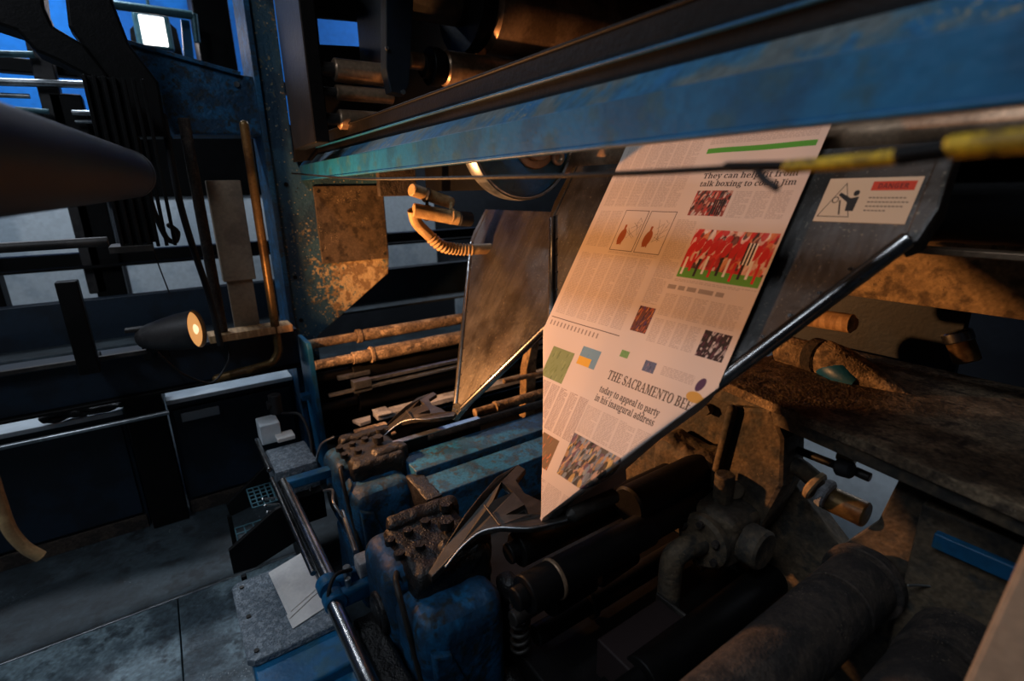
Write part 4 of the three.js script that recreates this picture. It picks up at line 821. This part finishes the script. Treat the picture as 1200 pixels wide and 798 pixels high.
thing('control_block', 'grey dusty control block with row of chrome levers above the stair guard', 'control block', [
  ['block', softBox(0.24, 0.42, -1.28, -1.15, -2.45, -2.2, 0.01), M.hammered],
  ['lower_block', box(0.25, 0.42, -1.42, -1.28, -2.44, -2.16, 0.006), M.black],
  ['switch_box', box(0.24, 0.33, -1.15, -1.05, -2.62, -2.5, 0.006), M.palePanel],
  ['switch_plate', box(0.3, 0.38, -1.13, -1.11, -2.52, -2.44, 0.004), M.paperWhite],
  ['handle_rod', rodZ(0.225, -1.14, -2.56, -2.22, 0.012, 14), M.chrome],
  ...[-2.32, -2.26, -2.2, -2.14].map((z) => ['lever', [rod([0.25, -1.34, z], [0.19, -1.33, z - 0.01], 0.006, 10), new THREE.SphereGeometry(0.009, 12, 8).translate(0.188, -1.33, z - 0.01)], M.chrome]),
  ['valve', [rod([0.34, -1.05, -2.62], [0.34, -0.95, -2.62], 0.03, 16), rod([0.3, -1.0, -2.62], [0.36, -1.0, -2.62], 0.022, 14)], M.rubber],
  ['cable', pipe([[0.36, -1.05, -2.6], [0.42, -1.03, -2.48], [0.43, -1.1, -2.36], [0.4, -1.22, -2.25], [0.36, -1.3, -2.18]], 0.007, 40, 8), M.rubber],
  ['cable', pipe([[0.5, -1.06, -2.2], [0.45, -1.1, -2.24], [0.4, -1.2, -2.22]], 0.006, 30, 8), M.alu],
]);
const grill = (x0, x1, z0, z1, y) => { const g = []; for (let i = 0; i <= 6; i++) g.push(rod([x0 + (x1 - x0) * i / 6, y, z0], [x0 + (x1 - x0) * i / 6, y, z1], 0.0035, 6)); for (let i = 0; i <= 5; i++) g.push(rod([x0, y, z0 + (z1 - z0) * i / 5], [x1, y, z0 + (z1 - z0) * i / 5], 0.0035, 6)); return g; };
thing('step_unit', 'black step unit with wire grid treads beside the control block', 'steps', [
  ['side_panel', prism([[.016, -1.347, -2.05], [.201, -1.235, -2.05], [.296, -1.216, -2.05], [.278, -1.409, -2.05], [.097, -1.464, -2.05], [.017, -1.457, -2.05]], [0, 0, -0.02], 0.004), M.black],
  ['side_panel', prism([[.047, -1.398, -2.5], [.267, -1.238, -2.5], [.315, -1.278, -2.5], [.297, -1.415, -2.5], [.054, -1.466, -2.5]], [0, 0, -0.02], 0.004), M.black],
  ['back_panel', box(0.3, 0.32, FL + 0.03, -1.43, -2.5, -2.08, 0.004), M.black],
  ['foot', box(0.04, 0.06, FL + 0.03, -1.45, -2.5, -2.48, 0.003), M.black],
  ['foot', box(0.04, 0.06, FL + 0.03, -1.5, -2.09, -2.07, 0.003), M.black],
  ['tread', grill(0.06, 0.28, -2.38, -2.12, -1.46), M.teal],
  ['tread', grill(0.14, 0.29, -2.48, -2.3, -1.34), M.teal],
]);

// ------------------------------------------------------------------ right side
thing('dusty_ledge', 'broad dust covered ledge beam on the right below the former', 'beam', [
  ['top', prism([[1.42, -0.6, -0.95], [1.2, -0.6, 0.25], [2.08, -0.6, 0.25], [2.08, -0.6, -0.95]], [0, -0.03, 0], 0.005), M.dust],
  ['front_lip', prism([[1.42, -0.603, -0.95], [1.2, -0.603, 0.25], [1.2, -0.668, 0.25], [1.42, -0.668, -0.95]], [0.025, 0, 0.004], 0.004), M.castBrown],
]);
thing('dusty_elbow', 'dust caked pipe elbow with bare blue patch on the ledge', 'pipe', [
  ['collar', rod([1.768, -.56, -.907], [1.753, -.56, -.773], 0.05, 24), M.dust],
  ['sleeve', rod([1.765, -.555, -.802], [1.754, -.555, -.753], 0.06, 24), M.dustDark],
  ['cone', (() => { const g = turned([1.764, -.555, -.768], [1.757, -.6, -.55], [[0, 0.001], [0.002, 0.06], [0.06, 0.062], [0.16, 0.045], [0.27, 0.012]], 28); return lumpy(g, 0.004); })(), M.dust],
  ['blue_patch', (() => { const g = turned([1.752, -.57, -.755], [1.711, -.605, -.61], [[0, 0.001], [0.004, 0.04], [0.08, 0.045], [0.13, 0.02]], 24); return g; })(), M.blue, { label: 'blue paint showing where the dust is rubbed away' }],
]);
thing('cream_beam', 'dust stained cream beam behind the corner of the labelled former', 'beam', [
  ['web', box(1.9, 1.94, -0.365, -0.165, -1.6, 0.7, 0.004), M.cream],
  ['top_flange', box(1.87, 2.0, -0.165, -0.15, -1.6, 0.7, 0.004), M.dust],
]);
solo('navy_sheet', 'plain navy sheet beneath the cream beam', 'sheet', [box(2.1, 2.14, -0.66, -0.3, -1.5, -0.5, 0.004)], M.navy);
solo('wooden_stick', 'end of a pale wooden stick poking out behind the former tube', 'stick', [rod([1.75, -.428, -.869], [1.75, -.422, -.676], 0.03, 18, 0.012)], M.wood);
thing('chrome_stub', 'small chrome and brass shaft end in the dark gap beyond the navy panel', 'shaft', [['shaft', rod([2, -.457, -.489], [2, -.536, -.45], 0.036, 20), M.brass], ['collar', rod([2, -.447, -.495], [2, -.479, -.479], 0.04, 20), M.chrome]]);
thing('upper_dark_roller', 'black roller beside the labelled corner of the former', 'roller', [
  ['drum', rodZ(1.62, -0.03, -0.62, 0.6, 0.115, 36), M.black], ['shaft', rodZ(1.62, -0.03, -0.9, -0.62, 0.04, 18), M.darkSteel], ['under_strip', box(1.5, 1.56, -0.165, -0.15, -0.6, 0.6, 0.003), M.brownSteel]]);
// brown castings under the ledge
const win = [[1.5, -.716, -.719], [1.5, -.723, -.412], [1.5, -.897, -.443], [1.5, -1.023, -.518], [1.5, -.88, -.688]];
thing('cast_side_frame', 'brown dusty cast side frame with an opening below the ledge', 'frame', [
  ['frame', prism([[1.5, -0.632, -1.7], [1.5, -0.632, 0.5], [1.5, FL, 0.5], [1.5, FL, -1.7]], [0.06, 0, 0], 0.006, [win]), M.castBrown],
  ['bracket', prism([[1.38, -.656, -.832], [1.38, -.618, -.709], [1.38, -.699, -.661], [1.38, -.844, -.646], [1.38, -1.012, -.693], [1.38, -1.116, -.75], [1.38, -1.242, -.817], [1.38, -1.263, -.869], [1.38, -1.143, -.834], [1.38, -1.033, -.827], [1.38, -1, -.875], [1.38, -.878, -.869]], [0.12, 0, 0], 0.014), M.castBrown],
  ['rib', pipe([[1.37, -.662, -.825], [1.37, -.866, -.851], [1.37, -.984, -.864], [1.37, -1.04, -.819], [1.37, -1.144, -.827], [1.37, -1.276, -.874]], 0.016, 40, 10), M.castBrown],
  ['bolt', [hexBolt([1.38, -.931, -.792], [-1, 0, 0], 0.022, 0.02), rod([1.385, -.934, -.795], [1.36, -.918, -.781], 0.03, 20)], M.castBrown],
  ['boss', lumpy(softBox(1.35, 1.5, -1.12, -0.86, -1.12, -0.86, 0.05, 8), 0.01), M.castBrown],
  ['bolt', hexBolt([1.5, -.749, -.987], [-1, 0, 0], 0.02, 0.03), M.castBrown],
]);
solo('pale_panel', 'pale blue white panel seen through the opening of the brown frame', 'panel', [box(2.3, 2.34, FL, -0.72, -1.7, 0.1, 0.004)], M.palePanel);
thing('knob_shaft', 'black knob on a dark shaft with brown collar in front of the pale panel', 'knob', [
  ['shaft', rod([1.46, -.757, -.681], [1.42, -.737, -.527], 0.012, 14), M.black], ['knob', (() => { const a = [1.42, -.739, -.536], b = [1.42, -.734, -.494]; const g = [rod(a, b, 0.024, 24, 0.006)]; return g; })(), M.rubber],
  ['collar', rod([1.44, -.713, -.544], [1.44, -.716, -.501], 0.015, 16), M.brass], ['pin', rod([1.46, -.753, -.504], [1.46, -.755, -.466], 0.013, 14), M.darkSteel]]);
thing('pipe_valve', 'brown dusty valve body with flange under the opening of the frame', 'valve', [
  ['body', lumpy(softBox(1.24, 1.4, -1.12, -0.95, -0.86, -0.7, 0.03, 8), 0.005, 30), M.castBrown],
  ['flange', rod([1.2, -1.04, -0.78], [1.24, -1.04, -0.78], 0.085, 28), M.castBrown],
  ...[0, 1, 2, 3, 4, 5].map((k) => ['flange_bolt', hexBolt([1.2, -1.04 + 0.065 * Math.cos(k * 1.047), -0.78 + 0.065 * Math.sin(k * 1.047)], [-1, 0, 0], 0.012, 0.012), M.dustDark]),
  ['stem', rod([1.33, -0.96, -0.8], [1.33, -0.86, -0.8], 0.03, 18), M.castBrown],
  ['cover', rod([1.32, -1.04, -0.72], [1.32, -1.04, -0.64], 0.062, 26), M.castBrown],
  ['feed_pipe', pipe([[1.4, -1.141, -.724], [1.4, -.98, -.72], [1.42, -.863, -.7], [1.44, -.798, -.654], [1.46, -.827, -.599]], 0.027, 40, 16), M.castBrown],
  ['pipe', rod([1.5, -.888, -.578], [1.5, -.89, -.469], 0.037, 24), M.brass],
  ['ring', (() => { const a = [1.48, -.865, -.586], b = [1.48, -.869, -.562]; return rod(a, b, 0.044, 24); })(), M.whiteDusty],
  ['ring', rod([1.46, -.843, -.609], [1.46, -.85, -.588], 0.046, 24), M.cream],
  ['drain_elbow', pipe([[1.2, -1.04, -0.78], [1.13, -1.04, -0.79], [1.1, -1.08, -0.8], [1.1, -1.3, -0.8]], 0.035, 30, 16), M.castBrown],
]);
const BR = 'big dusty drums in the lower right';
thing('big_drum', 'thick dust covered drum with flanged end below the pale panel', 'drum', [['drum', stepped([0.55, -1.03, -0.42], [1, 0, 0], [[0.7, 0.085], [0.012, 0.07], [0.13, 0.085], [0.03, 0.1], [0.04, 0.075]], 44), M.dustDark]], BR);
thing('big_drum', 'thick dark drum nearest the beige plate edge', 'drum', [['drum', stepped([0.55, -1.06, -0.2], [1, 0, 0], [[0.7, 0.095], [0.014, 0.08], [0.13, 0.1]], 44), M.dustDark], ['wire_end', pipe([[1.381, -.955, -.319], [1.404, -.955, -.303], [1.438, -.955, -.272]], 0.003, 16, 6), M.alu]], BR);
thing('drum_back_beam', 'dusty beam with blue strip behind the drums below the ledge', 'beam', [['beam', box(1.42, 1.5, -1.3, -0.75, -0.34, 0.5, 0.006), M.castBrown], ['strip', box(1.4, 1.43, -0.84, -0.8, -0.3, 0.5, 0.004), M.blue]]);
solo('lower_shaft', 'thin bright edged shaft under the first big drum', 'shaft', [rodX(0.5, 1.1, -1.2, -0.33, 0.03, 20)], M.darkSteel);
solo('beige_plate', 'blurred beige steel plate edge beside the near drum', 'plate', [prism([[.85, -.435, -.092], [.85, -.696, -.111], [.85, -.766, -.115], [.85, -.625, .016], [.85, -.397, -.031]], [0.05, 0, 0], 0.008)], M.beige);

// added strip light, unseen behind the brown frame, to brighten the pale panel
thing('added_strip_light', 'small added strip light, unseen behind the brown frame, brightening the pale panel', 'lamp', [
  ['body', box(1.86, 1.94, -0.7, -0.66, -1.3, -0.3, 0.005), M.alu],
  ['tube', box(1.88, 1.92, -0.708, -0.699, -1.27, -0.33, 0.002), glow],
]);
{ const l = new THREE.RectAreaLight(0xe6f1ff, 11, 0.04, 0.94); l.position.set(1.9, -0.712, -0.8); l.rotation.x = -Math.PI / 2; scene.add(l); }

renderer.render(scene, camera);
